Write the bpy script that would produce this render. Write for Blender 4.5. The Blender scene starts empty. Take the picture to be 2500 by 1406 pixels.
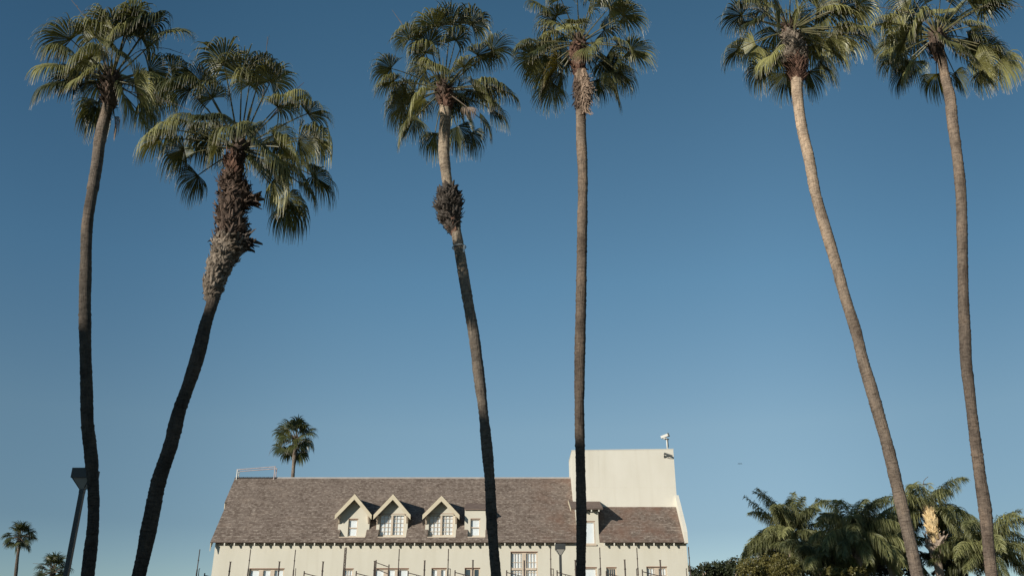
import bpy, math, random
import numpy as np
from mathutils import Vector
sc = bpy.context.scene
C = sc.collection
R = math.radians

# ------------------------------------------------------------------ camera, sky, sun
F = 2200.0; TH = math.atan(0.44); ct, st = math.cos(TH), math.sin(TH)
CAM = np.array([0.0, 0.0, 1.6])
cd = bpy.data.cameras.new('camera'); cam = bpy.data.objects.new('camera', cd); C.objects.link(cam)
cd.sensor_width = 36.0; cd.lens = 36.0 * F / 2500.0; cd.clip_end = 5000
cam.location = CAM; cam.rotation_euler = (R(90) + TH, 0, 0)
sc.camera = cam
SUN_EL, SUN_AZ = 14.0, 47.0          # azimuth: degrees left of the facade normal, behind the camera
w = bpy.data.worlds.new('World'); sc.world = w; w.use_nodes = True
nt = w.node_tree; nt.nodes.clear()
sky = nt.nodes.new('ShaderNodeTexSky'); sky.sky_type = 'NISHITA'; sky.sun_disc = False
sky.sun_elevation = R(SUN_EL); sky.sun_rotation = R(180 + SUN_AZ)
sky.air_density = 1.0; sky.dust_density = 0.0; sky.ozone_density = 1.6
# colour grade of the sky by elevation (deep teal-blue overhead, paler towards the horizon)
tcw = nt.nodes.new('ShaderNodeTexCoord'); sxyz = nt.nodes.new('ShaderNodeSeparateXYZ'); nt.links.new(tcw.outputs['Generated'], sxyz.inputs[0])
grade = nt.nodes.new('ShaderNodeValToRGB'); nt.links.new(sxyz.outputs[2], grade.inputs[0])
GR = [(0.0, (0.66, 0.64, 0.62)), (0.10, (0.66, 0.66, 0.66)), (0.15, (0.57, 0.59, 0.60)), (0.252, (0.71, 0.735, 0.68)), (0.404, (0.585, 0.76, 0.745)), (0.656, (0.41, 0.63, 0.64)), (0.85, (0.26, 0.40, 0.48)), (1.0, (0.22, 0.34, 0.42))]
el_ = grade.color_ramp.elements
while len(el_) < len(GR): el_.new(0.5)
for e_, (p_, c_) in zip(el_, GR): e_.position = p_; e_.color = (*c_, 1)
tint = nt.nodes.new('ShaderNodeMix'); tint.data_type = 'RGBA'; tint.blend_type = 'MULTIPLY'
tint.inputs['Factor'].default_value = 1.0
bg = nt.nodes.new('ShaderNodeBackground'); bg.inputs['Strength'].default_value = 0.15
out = nt.nodes.new('ShaderNodeOutputWorld')
# second grade, west to east: lens edge darkening put into the sky colour
mrx = nt.nodes.new('ShaderNodeMapRange'); mrx.inputs[1].default_value = -1; mrx.inputs[2].default_value = 1; nt.links.new(sxyz.outputs[0], mrx.inputs[0])
gx = nt.nodes.new('ShaderNodeValToRGB'); nt.links.new(mrx.outputs[0], gx.inputs[0]); gx.color_ramp.interpolation = 'EASE'
ge = gx.color_ramp.elements; GX = [(0.0, (.62, .72, .80)), (0.26, (.73, .82, .90)), (0.42, (1.0, 1.04, 1.08)), (0.62, (.97, .97, .99)), (0.74, (.72, .76, .80)), (1.0, (.65, .7, .75))]
while len(ge) < len(GX): ge.new(0.5)
for e_, (p_, c_) in zip(ge, GX): e_.position = p_; e_.color = (*c_, 1)
gm = nt.nodes.new('ShaderNodeMix'); gm.data_type = 'RGBA'; gm.blend_type = 'MULTIPLY'; gm.inputs['Factor'].default_value = 1.0
nt.links.new(grade.outputs[0], gm.inputs['A']); nt.links.new(gx.outputs[0], gm.inputs['B'])
nt.links.new(sky.outputs[0], tint.inputs['A']); nt.links.new(gm.outputs['Result'], tint.inputs['B'])
nt.links.new(tint.outputs['Result'], bg.inputs['Color']); nt.links.new(bg.outputs[0], out.inputs['Surface'])
sd = bpy.data.lights.new('sun', 'SUN'); sun = bpy.data.objects.new('sun', sd); C.objects.link(sun)
sd.energy = 5.0; sd.angle = R(0.5); sd.color = (1.0, 0.94, 0.84)
tosun = Vector((-math.sin(R(SUN_AZ)) * math.cos(R(SUN_EL)), -math.cos(R(SUN_AZ)) * math.cos(R(SUN_EL)), math.sin(R(SUN_EL))))
sun.rotation_euler = tosun.to_track_quat('Z', 'Y').to_euler()
sc.view_settings.view_transform = 'Standard'; sc.view_settings.look = 'None'
sc.view_settings.exposure = 0.0; sc.view_settings.gamma = 1.0

# ------------------------------------------------------------------ measuring helpers
def ray(px, py):
    x = (px - 1250) / F; y = (703 - py) / F
    return np.array([x, ct - y * st, st + y * ct])
def at(px, py, Y):
    r = ray(px, py); return CAM + r * (Y / r[1])
def atv(px, py, Y): return Vector(at(px, py, Y))
def depth(P):
    return P[1] * ct + (P[2] - 1.6) * st

# ------------------------------------------------------------------ mesh builder
class MB:
    def __init__(s): s.v = []; s.f = []; s.m = []; s.uv = []; s.n = 0
    def arr(s, v, f, uv=None, m=0):
        v = np.asarray(v, float); f = np.asarray(f, int)
        s.v.append(v); s.f += (f + s.n).tolist(); s.m += [m] * len(f)
        if uv is None: uv = v[:, :2] * 0
        s.uv.append(np.asarray(uv, float)); s.n += len(v)
    def poly(s, pts, uv=None, m=0):
        s.arr([tuple(p) for p in pts], [list(range(len(pts)))], uv, m)
    def box(s, x0, x1, y0, y1, z0, z1, m=0):
        v = [(x, y, z) for x in (x0, x1) for y in (y0, y1) for z in (z0, z1)]
        f = [(0,1,3,2),(4,6,7,5),(0,4,5,1),(2,3,7,6),(0,2,6,4),(1,5,7,3)]
        s.arr(v, f, [(p[0], p[2]) for p in v], m)
    def prism(s, pts, d, m=0):
        pts = [np.array(p, float) for p in pts]; n = len(pts); d = np.array(d, float)
        a = pts + [p + d for p in pts]
        s.arr(a, [], None, m)
        b = s.n - 2 * n
        s.f.append([b + i for i in range(n)][::-1]); s.f.append([b + n + i for i in range(n)])
        for i in range(n):
            j = (i + 1) % n; s.f.append([b + i, b + j, b + n + j, b + n + i])
        s.m += [m] * (n + 2)
    def beam(s, a, b, w, h, m=0):
        a = Vector(a); b = Vector(b); d = (b - a).normalized()
        up = Vector((0, 0, 1)) if abs(d.z) < 0.95 else Vector((0, 1, 0))
        sd_ = d.cross(up).normalized() * (w / 2); u = sd_.cross(d).normalized() * (h / 2)
        s.prism([a - sd_ - u, a + sd_ - u, a + sd_ + u, a - sd_ + u], b - a, m)
    def tube(s, pts, rad, n=8, m=0, cap=True, uvs=None):
        pts = np.asarray(pts, float); k = len(pts)
        rad = np.ones(k) * rad if np.isscalar(rad) else np.asarray(rad, float)
        T = np.gradient(pts, axis=0); T /= np.linalg.norm(T, axis=1)[:, None] + 1e-9
        ref = np.array([0, 1.0, 0.05]) if abs(T[:, 1]).max() < 0.9 else np.array([1.0, 0, 0.05])
        U = np.cross(T, ref); U /= np.linalg.norm(U, axis=1)[:, None]; W = np.cross(T, U)
        a = np.arange(n + 1) / n * 2 * math.pi
        V = pts[:, None] + rad[:, None, None] * (np.cos(a)[None, :, None] * U[:, None] + np.sin(a)[None, :, None] * W[:, None])
        L = np.r_[0, np.cumsum(np.linalg.norm(np.diff(pts, axis=0), axis=1))]
        uv = np.stack(np.broadcast_arrays((a / (2 * math.pi))[None], L[:, None]), -1).reshape(-1, 2)
        i = np.arange(k - 1)[:, None] * (n + 1) + np.arange(n)[None]
        f = np.stack([i, i + 1, i + n + 2, i + n + 1], -1).reshape(-1, 4)
        s.arr(V.reshape(-1, 3), f, uv, m)
        if cap:
            b = s.n - k * (n + 1)
            s.f.append([b + q for q in range(n)][::-1]); s.f.append([b + (k - 1) * (n + 1) + q for q in range(n)]); s.m += [m, m]
    def build(s, name, mats, parent=None, smooth=False):
        me = bpy.data.meshes.new(name)
        V = np.concatenate(s.v); UV = np.concatenate(s.uv)
        if parent is not None: V = V - np.array(world_loc(parent))
        me.from_pydata(V.tolist(), [], s.f)
        if not isinstance(mats, (list, tuple)): mats = [mats]
        for q in mats: me.materials.append(q)
        me.polygons.foreach_set('material_index', s.m)
        if smooth: me.polygons.foreach_set('use_smooth', [True] * len(s.f))
        ul = me.uv_layers.new(name='UVMap')
        idx = np.empty(len(me.loops), int); me.loops.foreach_get('vertex_index', idx)
        ul.data.foreach_set('uv', UV[idx].astype(np.float32).ravel())
        me.update()
        o = bpy.data.objects.new(name, me); C.objects.link(o)
        if parent is not None: o.parent = parent
        return o
def world_loc(o):
    l = Vector(o.location)
    while o.parent: o = o.parent; l += Vector(o.location)
    return l
def tag(o, label=None, cat=None, group=None, kind=None):
    for k, v in (('label', label), ('category', cat), ('group', group), ('kind', kind)):
        if v: o[k] = v
    return o
def thing(name, label, cat, loc, group=None):
    o = bpy.data.objects.new(name, None); o.empty_display_size = 0.3; C.objects.link(o); o.location = loc
    return tag(o, label, cat, group)

# ------------------------------------------------------------------ materials
def mat(name, col, rough=0.8, spec=0.3, metal=0.0):
    m = bpy.data.materials.new(name); m.use_nodes = True
    b = m.node_tree.nodes['Principled BSDF']
    b.inputs['Base Color'].default_value = (*col, 1); b.inputs['Roughness'].default_value = rough
    b.inputs['Specular IOR Level'].default_value = spec; b.inputs['Metallic'].default_value = metal
    return m, m.node_tree, b
def N(nt, t, **kw):
    n = nt.nodes.new(t)
    for k, v in kw.items():
        if k in n.inputs.keys() if isinstance(k, str) else False: n.inputs[k].default_value = v
        else: setattr(n, k, v)
    return n
def ramp(nt, stops, inp):
    r = nt.nodes.new('ShaderNodeValToRGB'); e = r.color_ramp.elements
    while len(e) < len(stops): e.new(0.5)
    for q, (p, c) in zip(e, stops): q.position = p; q.color = (*c, 1) if len(c) == 3 else c
    nt.links.new(inp, r.inputs[0]); return r
def mixc(nt, fac, a, b, mode='MIX'):
    m = nt.nodes.new('ShaderNodeMix'); m.data_type = 'RGBA'; m.blend_type = mode
    for s_, v in (('Factor', fac), ('A', a), ('B', b)):
        if hasattr(v, 'is_linked') or isinstance(v, bpy.types.NodeSocket): nt.links.new(v, m.inputs[s_])
        else: m.inputs[s_].default_value = v if s_ == 'Factor' else (*v, 1)
    return m.outputs['Result']
def bump(nt, b, h, strength=0.5, dist=0.02):
    n = nt.nodes.new('ShaderNodeBump'); n.inputs['Strength'].default_value = strength; n.inputs['Distance'].default_value = dist
    nt.links.new(h, n.inputs['Height']); nt.links.new(n.outputs[0], b.inputs['Normal'])
def noise(nt, vec, scale, detail=4, rough=0.5):
    n = nt.nodes.new('ShaderNodeTexNoise'); n.inputs['Scale'].default_value = scale; n.inputs['Detail'].default_value = detail
    n.inputs['Roughness'].default_value = rough
    if vec is not None: nt.links.new(vec, n.inputs['Vector'])
    return n.outputs['Fac']
def mapping(nt, vec, scale, loc=(0, 0, 0)):
    n = nt.nodes.new('ShaderNodeMapping'); n.inputs['Scale'].default_value = scale; n.inputs['Location'].default_value = loc
    nt.links.new(vec, n.inputs['Vector']); return n.outputs[0]
def noisy(name, c1, c2, scale=1.0, rough=0.8, spec=0.3, bs=0.2, bd=0.01, stretch=(1, 1, 1), detail=5):
    m, nt, b = mat(name, c1, rough, spec)
    tc = nt.nodes.new('ShaderNodeTexCoord'); v = mapping(nt, tc.outputs['Object'], stretch)
    n = noise(nt, v, scale, detail)
    r = ramp(nt, [(0.3, c1), (0.7, c2)], n); nt.links.new(r.outputs[0], b.inputs['Base Color'])
    if bs: bump(nt, b, noise(nt, v, scale * 6, 4), bs, bd)
    return m

def stucco_mat(name, base):
    m, nt, b = mat(name, base, 0.9, 0.2)
    tc = nt.nodes.new('ShaderNodeTexCoord'); o = tc.outputs['Object']
    d = tuple(x * k for x, k in zip(base, (0.94, 0.935, 0.92)))
    n1 = noise(nt, mapping(nt, o, (1, 1, 0.35)), 0.7, 6, 0.6)
    r = ramp(nt, [(0.35, d), (0.6, base)], n1)
    n2 = noise(nt, mapping(nt, o, (3.5, 3.5, 0.15)), 1.0, 4)      # rain streaks
    r2 = ramp(nt, [(0.52, (1, 1, 1)), (0.90, (0.93, 0.92, 0.90))], n2)
    nt.links.new(mixc(nt, 1.0, r.outputs[0], r2.outputs[0], 'MULTIPLY'), b.inputs['Base Color'])
    bump(nt, b, noise(nt, o, 18, 5, 0.6), 0.35, 0.01)
    return m
M = {}
M['stucco'] = stucco_mat('cream_stucco', (0.635, 0.60, 0.50))
M['tower'] = stucco_mat('tower_panel', (0.685, 0.65, 0.56))
M['trim'] = noisy('tan_trim', (0.52, 0.43, 0.33), (0.60, 0.50, 0.39), 2.5, 0.7, 0.3, 0.1)
M['redtrim'] = noisy('weathered_lintel', (0.30, 0.17, 0.12), (0.40, 0.25, 0.18), 4, 0.8)
M['barge'] = noisy('bargeboard_paint', (0.56, 0.485, 0.345), (0.63, 0.55, 0.405), 2, 0.7, 0.3, 0.1, stretch=(1, 1, 4))
M['rafter'] = noisy('rafter_paint', (0.62, 0.60, 0.50), (0.72, 0.69, 0.60), 3, 0.7)
M['soffit'] = noisy('soffit_board', (0.26, 0.27, 0.22), (0.33, 0.33, 0.28), 4, 0.8)
M['metal'] = noisy('rusty_steel', (0.055, 0.042, 0.036), (0.10, 0.07, 0.055), 6, 0.7, 0.4)
M['lampmetal'] = noisy('dark_lamp_metal', (0.030, 0.033, 0.033), (0.045, 0.048, 0.047), 3, 0.5, 0.5)
M['camwhite'] = noisy('camera_housing', (0.62, 0.60, 0.54), (0.70, 0.68, 0.62), 8, 0.5, 0.4)
M['camdark'] = noisy('camera_dark', (0.03, 0.034, 0.034), (0.05, 0.055, 0.05), 8, 0.5, 0.4)
M['railpaint'] = noisy('peeling_pink_rail', (0.36, 0.27, 0.25), (0.50, 0.42, 0.39), 5, 0.7)
M['glass'], nt_, b_ = mat('window_glass', (0.62, 0.68, 0.72), 0.08, 0.8)
M['blind'] = noisy('white_blind', (0.78, 0.79, 0.79), (0.84, 0.85, 0.85), 3, 0.8)
M['darkglass'], nt_, b_ = mat('dark_glass', (0.02, 0.025, 0.03), 0.08, 0.8)
M['lens'], nt_, b_ = mat('lamp_lens', (0.42, 0.40, 0.36), 0.25, 0.6)
M['ground'] = noisy('asphalt', (0.045, 0.045, 0.045), (0.07, 0.068, 0.065), 0.4, 0.95, 0.2, 0.3)
# pane: see-through glass in front of a blind
m = bpy.data.materials.new('clear_pane'); m.use_nodes = True; nt = m.node_tree; nt.nodes.clear()
o_ = nt.nodes.new('ShaderNodeOutputMaterial'); tr = nt.nodes.new('ShaderNodeBsdfTransparent'); gl = nt.nodes.new('ShaderNodeBsdfGlossy')
gl.inputs['Roughness'].default_value = 0.03; mx = nt.nodes.new('ShaderNodeMixShader'); mx.inputs[0].default_value = 0.09
tr.inputs['Color'].default_value = (0.97, 0.99, 0.99, 1)
nt.links.new(tr.outputs[0], mx.inputs[1]); nt.links.new(gl.outputs[0], mx.inputs[2]); nt.links.new(mx.outputs[0], o_.inputs['Surface'])
M['pane'] = m

def roof_mat(name, plain=False):
    m, nt, b = mat(name, (0.2, 0.16, 0.13), 0.9, 0.15)
    tc = nt.nodes.new('ShaderNodeTexCoord'); uv = tc.outputs['UV']; ob = tc.outputs['Object']
    def brick(w_, off, c1, c2, mo, bias, ms):
        br = nt.nodes.new('ShaderNodeTexBrick'); nt.links.new(uv, br.inputs['Vector'])
        br.inputs['Color1'].default_value = (*c1, 1); br.inputs['Color2'].default_value = (*c2, 1); br.inputs['Mortar'].default_value = (*mo, 1)
        br.inputs['Scale'].default_value = 1.0; br.inputs['Brick Width'].default_value = w_; br.inputs['Row Height'].default_value = 0.128
        br.inputs['Mortar Size'].default_value = ms; br.inputs['Mortar Smooth'].default_value = 0.6; br.inputs['Bias'].default_value = bias; br.offset = off; br.squash = 1.0
        return br
    br = brick(.17, .43, (0.205, 0.163, 0.135), (0.125, 0.094, 0.076), (0.125, 0.094, 0.076), -.1, .004)
    b2 = brick(.41, .37, (1, 1, 1), (0, 0, 0), (0, 0, 0), -.35, .02)
    n1 = noise(nt, mapping(nt, uv, (1.0, 2.2, 1)), 0.8, 7, 0.65)
    r1 = ramp(nt, [(0.34, (0.74, 0.71, 0.69)), (0.52, (1, 1, 1)), (0.68, (1.18, 1.16, 1.13))], n1)
    col = mixc(nt, 1.0, br.outputs['Color'], r1.outputs[0], 'MULTIPLY')
    nf = noise(nt, mapping(nt, uv, (4.5, 7.0, 1)), 1.1, 3, 0.7)       # pale worn edges
    rf = ramp(nt, [(0.45, (0, 0, 0)), (0.66, (0.75, 0.75, 0.75))], nf)
    fl = mixc(nt, 1.0, rf.outputs[0], b2.outputs['Color'], 'MULTIPLY')
    col = mixc(nt, fl, col, (0.42, 0.355, 0.295))
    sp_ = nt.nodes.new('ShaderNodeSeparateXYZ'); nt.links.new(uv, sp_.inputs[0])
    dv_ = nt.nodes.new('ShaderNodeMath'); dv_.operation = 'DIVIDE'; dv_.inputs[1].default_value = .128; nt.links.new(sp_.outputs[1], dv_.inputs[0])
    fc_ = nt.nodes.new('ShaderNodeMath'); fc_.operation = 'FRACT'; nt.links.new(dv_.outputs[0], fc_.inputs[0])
    rl = ramp(nt, [(0.0, (.52, .50, .48)), (0.10, (.62, .60, .58)), (0.24, (1, 1, 1)), (.9, (1.05, 1.05, 1.05)), (1, (.9, .9, .9))], fc_.outputs[0])  # shadow line of each shingle course, painted into the colour
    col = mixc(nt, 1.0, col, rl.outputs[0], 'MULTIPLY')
    # rusty stains: a patch beside the tower and general blotches
    sep = nt.nodes.new('ShaderNodeSeparateXYZ'); nt.links.new(uv, sep.inputs[0])
    n3 = noise(nt, uv, 0.8, 5, 0.6)
    def band(x0, x1):
        mr = nt.nodes.new('ShaderNodeMapRange'); mr.inputs[1].default_value = x0; mr.inputs[2].default_value = x1
        nt.links.new(sep.outputs[0], mr.inputs[0]); return mr.outputs[0]
    mu = nt.nodes.new('ShaderNodeMath'); mu.operation = 'MULTIPLY'
    nt.links.new(band(0.2, 3.6), mu.inputs[0])
    rr = ramp(nt, [(0.42, (0, 0, 0)), (0.70, (.85, .85, .85))], n3); nt.links.new(rr.outputs[0], mu.inputs[1])
    col = mixc(nt, mu.outputs[0], col, (0.18, 0.105, 0.075))
    nt.links.new(col, b.inputs['Base Color'])
    bump(nt, b, noise(nt, uv, 9, 4), 0.5, 0.02)
    return m
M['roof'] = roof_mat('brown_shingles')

def trunk_mat(name, top, mid, low, seed=0.0):
    m, nt, b = mat(name, mid, 0.85, 0.25)
    tc = nt.nodes.new('ShaderNodeTexCoord'); uv = tc.outputs['UV']
    sep = nt.nodes.new('ShaderNodeSeparateXYZ'); nt.links.new(uv, sep.inputs[0])
    def cyl(scu, scv):    # seamless wrap round the trunk
        a = nt.nodes.new('ShaderNodeMath'); a.operation = 'MULTIPLY'; a.inputs[1].default_value = 2 * math.pi; nt.links.new(sep.outputs[0], a.inputs[0])
        c_ = nt.nodes.new('ShaderNodeMath'); c_.operation = 'COSINE'; s_ = nt.nodes.new('ShaderNodeMath'); s_.operation = 'SINE'
        nt.links.new(a.outputs[0], c_.inputs[0]); nt.links.new(a.outputs[0], s_.inputs[0])
        cb = nt.nodes.new('ShaderNodeCombineXYZ'); nt.links.new(c_.outputs[0], cb.inputs[0]); nt.links.new(s_.outputs[0], cb.inputs[1]); nt.links.new(sep.outputs[1], cb.inputs[2])
        return mapping(nt, cb.outputs[0], (scu, scu, scv), (seed, seed, seed))
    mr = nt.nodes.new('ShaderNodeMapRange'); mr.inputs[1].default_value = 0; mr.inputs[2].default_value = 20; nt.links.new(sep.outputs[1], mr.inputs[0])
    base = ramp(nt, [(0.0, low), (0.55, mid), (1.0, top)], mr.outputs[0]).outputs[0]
    n1 = noise(nt, cyl(0.35, 1.0), 1.3, 5, 0.6)
    r1 = ramp(nt, [(0.3, (0.55, 0.53, 0.52)), (0.5, (1, 1, 1)), (0.72, (1.45, 1.38, 1.30))], n1)
    col = mixc(nt, 1.0, base, r1.outputs[0], 'MULTIPLY')
    n2 = noise(nt, cyl(0.9, 20.0), 1.0, 4, 0.7)                 # leaf-scar rings
    r2 = ramp(nt, [(0.34, (0.50, 0.47, 0.45)), (0.50, (1, 1, 1)), (0.68, (1.25, 1.22, 1.18))], n2)
    col = mixc(nt, 1.0, col, r2.outputs[0], 'MULTIPLY')
    n4 = noise(nt, cyl(5.0, 1.2), 1.6, 4, 0.6)                  # vertical cracks
    r4 = ramp(nt, [(0.36, (0.35, 0.32, 0.30)), (0.44, (1, 1, 1))], n4)
    col = mixc(nt, 0.45, col, r4.outputs[0], 'MULTIPLY')
    nt.links.new(col, b.inputs['Base Color'])
    ad = nt.nodes.new('ShaderNodeMath'); ad.operation = 'ADD'; nt.links.new(n2, ad.inputs[0]); nt.links.new(n4, ad.inputs[1])
    bump(nt, b, ad.outputs[0], 0.9, 0.05)
    return m

def leaf_mat(name, dark, light, tip, dry=0.90, trans=0.22, rough=0.38, spec=0.5):
    m, nt, b = mat(name, dark, rough, spec)
    tc = nt.nodes.new('ShaderNodeTexCoord'); sep = nt.nodes.new('ShaderNodeSeparateXYZ'); nt.links.new(tc.outputs['UV'], sep.inputs[0])
    r1 = ramp(nt, [(0.0, dark), (0.6, tuple((a + c) / 2 for a, c in zip(dark, light))), (1.0, light)], sep.outputs[0])
    r2 = ramp(nt, [(dry - 0.05, (0, 0, 0)), (min(dry + 0.08, 1), (1, 1, 1))], sep.outputs[1])
    col = mixc(nt, r2.outputs[0], r1.outputs[0], tip)
    nt.links.new(col, b.inputs['Base Color'])
    t = nt.nodes.new('ShaderNodeBsdfTranslucent'); nt.links.new(mixc(nt, 1.0, col, (1.3, 1.25, 0.7), 'MULTIPLY'), t.inputs['Color'])
    mx = nt.nodes.new('ShaderNodeMixShader'); mx.inputs[0].default_value = trans
    nt.links.new(b.outputs[0], mx.inputs[1]); nt.links.new(t.outputs[0], mx.inputs[2])
    nt.links.new(mx.outputs[0], nt.nodes['Material Output'].inputs['Surface'])
    return m
M['fan'] = leaf_mat('fan_leaf', (0.045, 0.054, 0.019), (0.33, 0.315, 0.12), (0.48, 0.42, 0.31), rough=.42, spec=.6, trans=.2)
M['fan_far'] = leaf_mat('far_fan_leaf', (0.030, 0.042, 0.014), (0.10, 0.105, 0.03), (0.26, 0.22, 0.15))
M['fan_yellow'] = leaf_mat('yellowing_fan_leaf', (0.14, 0.13, 0.02), (0.32, 0.25, 0.045), (0.40, 0.30, 0.16), 0.8)
M['dead'] = leaf_mat('dead_leaf', (0.20, 0.14, 0.10), (0.42, 0.32, 0.24), (0.34, 0.26, 0.2), 0.9, 0.1, 0.7, 0.2)
M['feather'] = leaf_mat('feather_leaf', (0.065, 0.078, 0.032), (0.33, 0.33, 0.14), (0.22, 0.2, 0.09), trans=.3, rough=.5)
M['petiole'] = noisy('petiole_skin', (0.09, 0.09, 0.035), (0.17, 0.15, 0.07), 5, 0.5, 0.4)
M['stalk'] = noisy('dry_stalk', (0.10, 0.075, 0.05), (0.17, 0.13, 0.09), 5, 0.7)
M['boot'] = noisy('old_leaf_base', (0.042, 0.028, 0.021), (0.165, 0.112, 0.082), 3.5, 0.8, 0.3, 0.5, 0.02, detail=8)
M['boot_grey'] = noisy('grey_leaf_base', (0.09, 0.07, 0.052), (0.32, 0.26, 0.20), 5, 0.85, 0.3, 0.5, 0.02, detail=8)
M['boot_dark'] = noisy('charred_leaf_base', (0.035, 0.028, 0.022), (0.14, 0.115, 0.095), 6, 0.85, 0.3, 0.5, 0.02, detail=8)
M['fibre'] = noisy('red_fibre', (0.065, 0.033, 0.024), (0.21, 0.12, 0.082), 6, 0.85, 0.3, 0.5, 0.02, stretch=(1, 1, .4))
M['spadix'] = noisy('straw_flowers', (0.50, 0.36, 0.17), (0.68, 0.52, 0.30), 6, 0.8)

# ------------------------------------------------------------------ ground
g = MB(); g.poly([(-1500, -1500, 0), (1500, -1500, 0), (1500, 1500, 0), (-1500, 1500, 0)])
tag(g.build('ground', M['ground']), kind='structure')

# ------------------------------------------------------------------ main building
T = (13.85 - 9.29) / (58.2 - 54.45)                 # roof slope
def rz(Y): return 9.29 + T * (Y - 54.45)
def ry(Z): return 54.45 + (Z - 9.29) / T
YW, YE, YR, YF = 54.82, 54.45, 58.2, 55.11            # wall, eave, ridge, dormer face
XL, XR, XT0, XT1 = -17.53, 10.30, 3.79, 10.22
bld = thing('studio_building', 'long cream stucco building with brown shingle roof, gabled dormers and a blank tower', 'building', (-3, YW, 0))

def grid(mb, o, du, dv, us, vs, holes, reveal=None, m=0, mr=0):
    """sheet o+u*du+v*dv with rectangular holes (u0,u1,v0,v1) and reveals along the vector `reveal`"""
    o = np.array(o, float); du = np.array(du, float); dv = np.array(dv, float)
    U = sorted(set(us + [h[0] for h in holes] + [h[1] for h in holes])); V = sorted(set(vs + [h[2] for h in holes] + [h[3] for h in holes]))
    for i in range(len(U) - 1):
        for j in range(len(V) - 1):
            cu = (U[i] + U[i+1]) / 2; cv = (V[j] + V[j+1]) / 2
            if any(h[0] < cu < h[1] and h[2] < cv < h[3] for h in holes): continue
            q = [(U[i], V[j]), (U[i+1], V[j]), (U[i+1], V[j+1]), (U[i], V[j+1])]
            mb.poly([o + a * du + b * dv for a, b in q], q, m)
    if reveal is not None:
        rv = np.array(reveal, float)
        for h in holes:
            q = [(h[0], h[2]), (h[1], h[2]), (h[1], h[3]), (h[0], h[3])]
            for k in range(4):
                a, b = q[k], q[(k + 1) % 4]
                A = o + a[0] * du + a[1] * dv; B = o + b[0] * du + b[1] * dv
                mb.poly([A, B, B + rv, A + rv], [a, b, b, a], mr)

def window(parent, x0, x1, z0, z1, Y, cols=2, bars=(2, 5), tint='blind', transom=None, dep=0.14, sill=True, fr=0.07, hung=False, lintel=True, split=None):
    """a recessed window: frame mesh with lites, blinds and sill as its own pieces"""
    w_ = MB(); yb = Y + dep
    w_.box(x0, x0 + fr, yb - 0.05, yb + 0.02, z0, z1); w_.box(x1 - fr, x1, yb - 0.05, yb + 0.02, z0, z1)
    w_.box(x0 + fr, x1 - fr, yb - 0.048, yb + 0.02, z1 - fr, z1); w_.box(x0 + fr, x1 - fr, yb - 0.048, yb + 0.02, z0, z0 + fr)
    cw = (x1 - x0 - fr) / cols
    for i in range(1, cols):
        xm = x0 + i * cw + fr / 2
        mw = 0.075 if split is None else split
        w_.box(xm - mw, xm + mw, yb - 0.09, yb + 0.018, z0 + fr, z1 - fr)
    if transom:
        w_.box(x0 + fr, x1 - fr, yb - 0.085, yb + 0.015, transom - 0.06, transom + 0.06)
    wo = w_.build('window', M['trim'], parent)
    mu = MB(); pn = MB(); bl = MB()
    for i in range(cols):
        a = x0 + i * cw + fr; b = x0 + (i + 1) * cw
        nb, nh = bars
        for k in range(1, nb):
            xx = a + (b - a) * k / nb; mu.box(xx - 0.013, xx + 0.013, yb - 0.02, yb, z0 + fr, z1 - fr)
        for k in range(1, nh):
            zz = z0 + (z1 - z0) * k / nh; mu.box(a, b, yb - 0.022, yb - 0.002, zz - 0.013, zz + 0.013)
        if hung: mu.box(a, b, yb - 0.04, yb - 0.003, (z0 + z1) / 2 - 0.03, (z0 + z1) / 2 + 0.03)
        pn.poly([(a, yb + 0.003, z0 + fr), (b, yb + 0.003, z0 + fr), (b, yb + 0.003, z1 - fr), (a, yb + 0.003, z1 - fr)])
    bl.poly([(x0 + 0.01, yb + 0.03, z0 + 0.01), (x1 - 0.01, yb + 0.03, z0 + 0.01), (x1 - 0.01, yb + 0.03, z1 - 0.01), (x0 + 0.01, yb + 0.03, z1 - 0.01)])
    if mu.n: mu.build('glazing_bar', M['trim'], wo)
    pn.build('pane', M['pane'], wo)
    bl.build('blind', M[tint], wo)
    if sill:
        s_ = MB(); s_.box(x0 - 0.06, x1 + 0.06, Y - 0.07, yb - 0.052, z0 - 0.09, z0 - 0.002); s_.build('sill', M['trim'], wo)
    if lintel:
        s_ = MB(); s_.box(x0 - 0.01, x1 + 0.01, Y - 0.015, yb - 0.055, z1 + 0.002, z1 + 0.035); s_.build('lintel', M['redtrim'], wo)
    return wo

# facade windows: px left, right, top py, bottom z, columns, bars, look
WIN = [(608.8, 694.4, 1387.5, 6.1, 3, (1, 1), 'blind', None), (838, 863, 1387.5, 6.3, 1, (3, 4), 'blind', None),
       (912.8, 998, 1387, 6.1, 3, (1, 1), 'blind', None), (1053.6, 1090.5, 1386.5, 6.3, 2, (1, 2), 'blind', None),
       (1134.6, 1172, 1386, 6.3, 2, (1, 2), 'darkglass', None), (1246.4, 1312.4, 1346.5, 5.9, 2, (4, 5), 'blind', 1388),
       (1412, 1457, 1384.5, 6.2, 1, (1, 1), 'blind', None), (1480, 1505, 1384.5, 6.3, 1, (4, 3), 'darkglass', None),
       (1578, 1628, 1383, 6.1, 2, (3, 4), 'blind', None)]
holes = []
for (a, b, t, zb, *_r) in WIN:
    holes.append((at(a, t, YW)[0], at(b, t, YW)[0], zb, at((a + b) / 2, t, YW)[2]))
sx0, sx1 = at(1411, 1272, YW)[0], at(1452, 1272, YW)[0]
sz1, sz0 = at(1432, 1272, YW)[2], at(1432, 1328, YW)[2]
zt5 = 11.30                                            # wall dormer top
x50, x51 = 3.86, 5.15
wall = MB()
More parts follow.
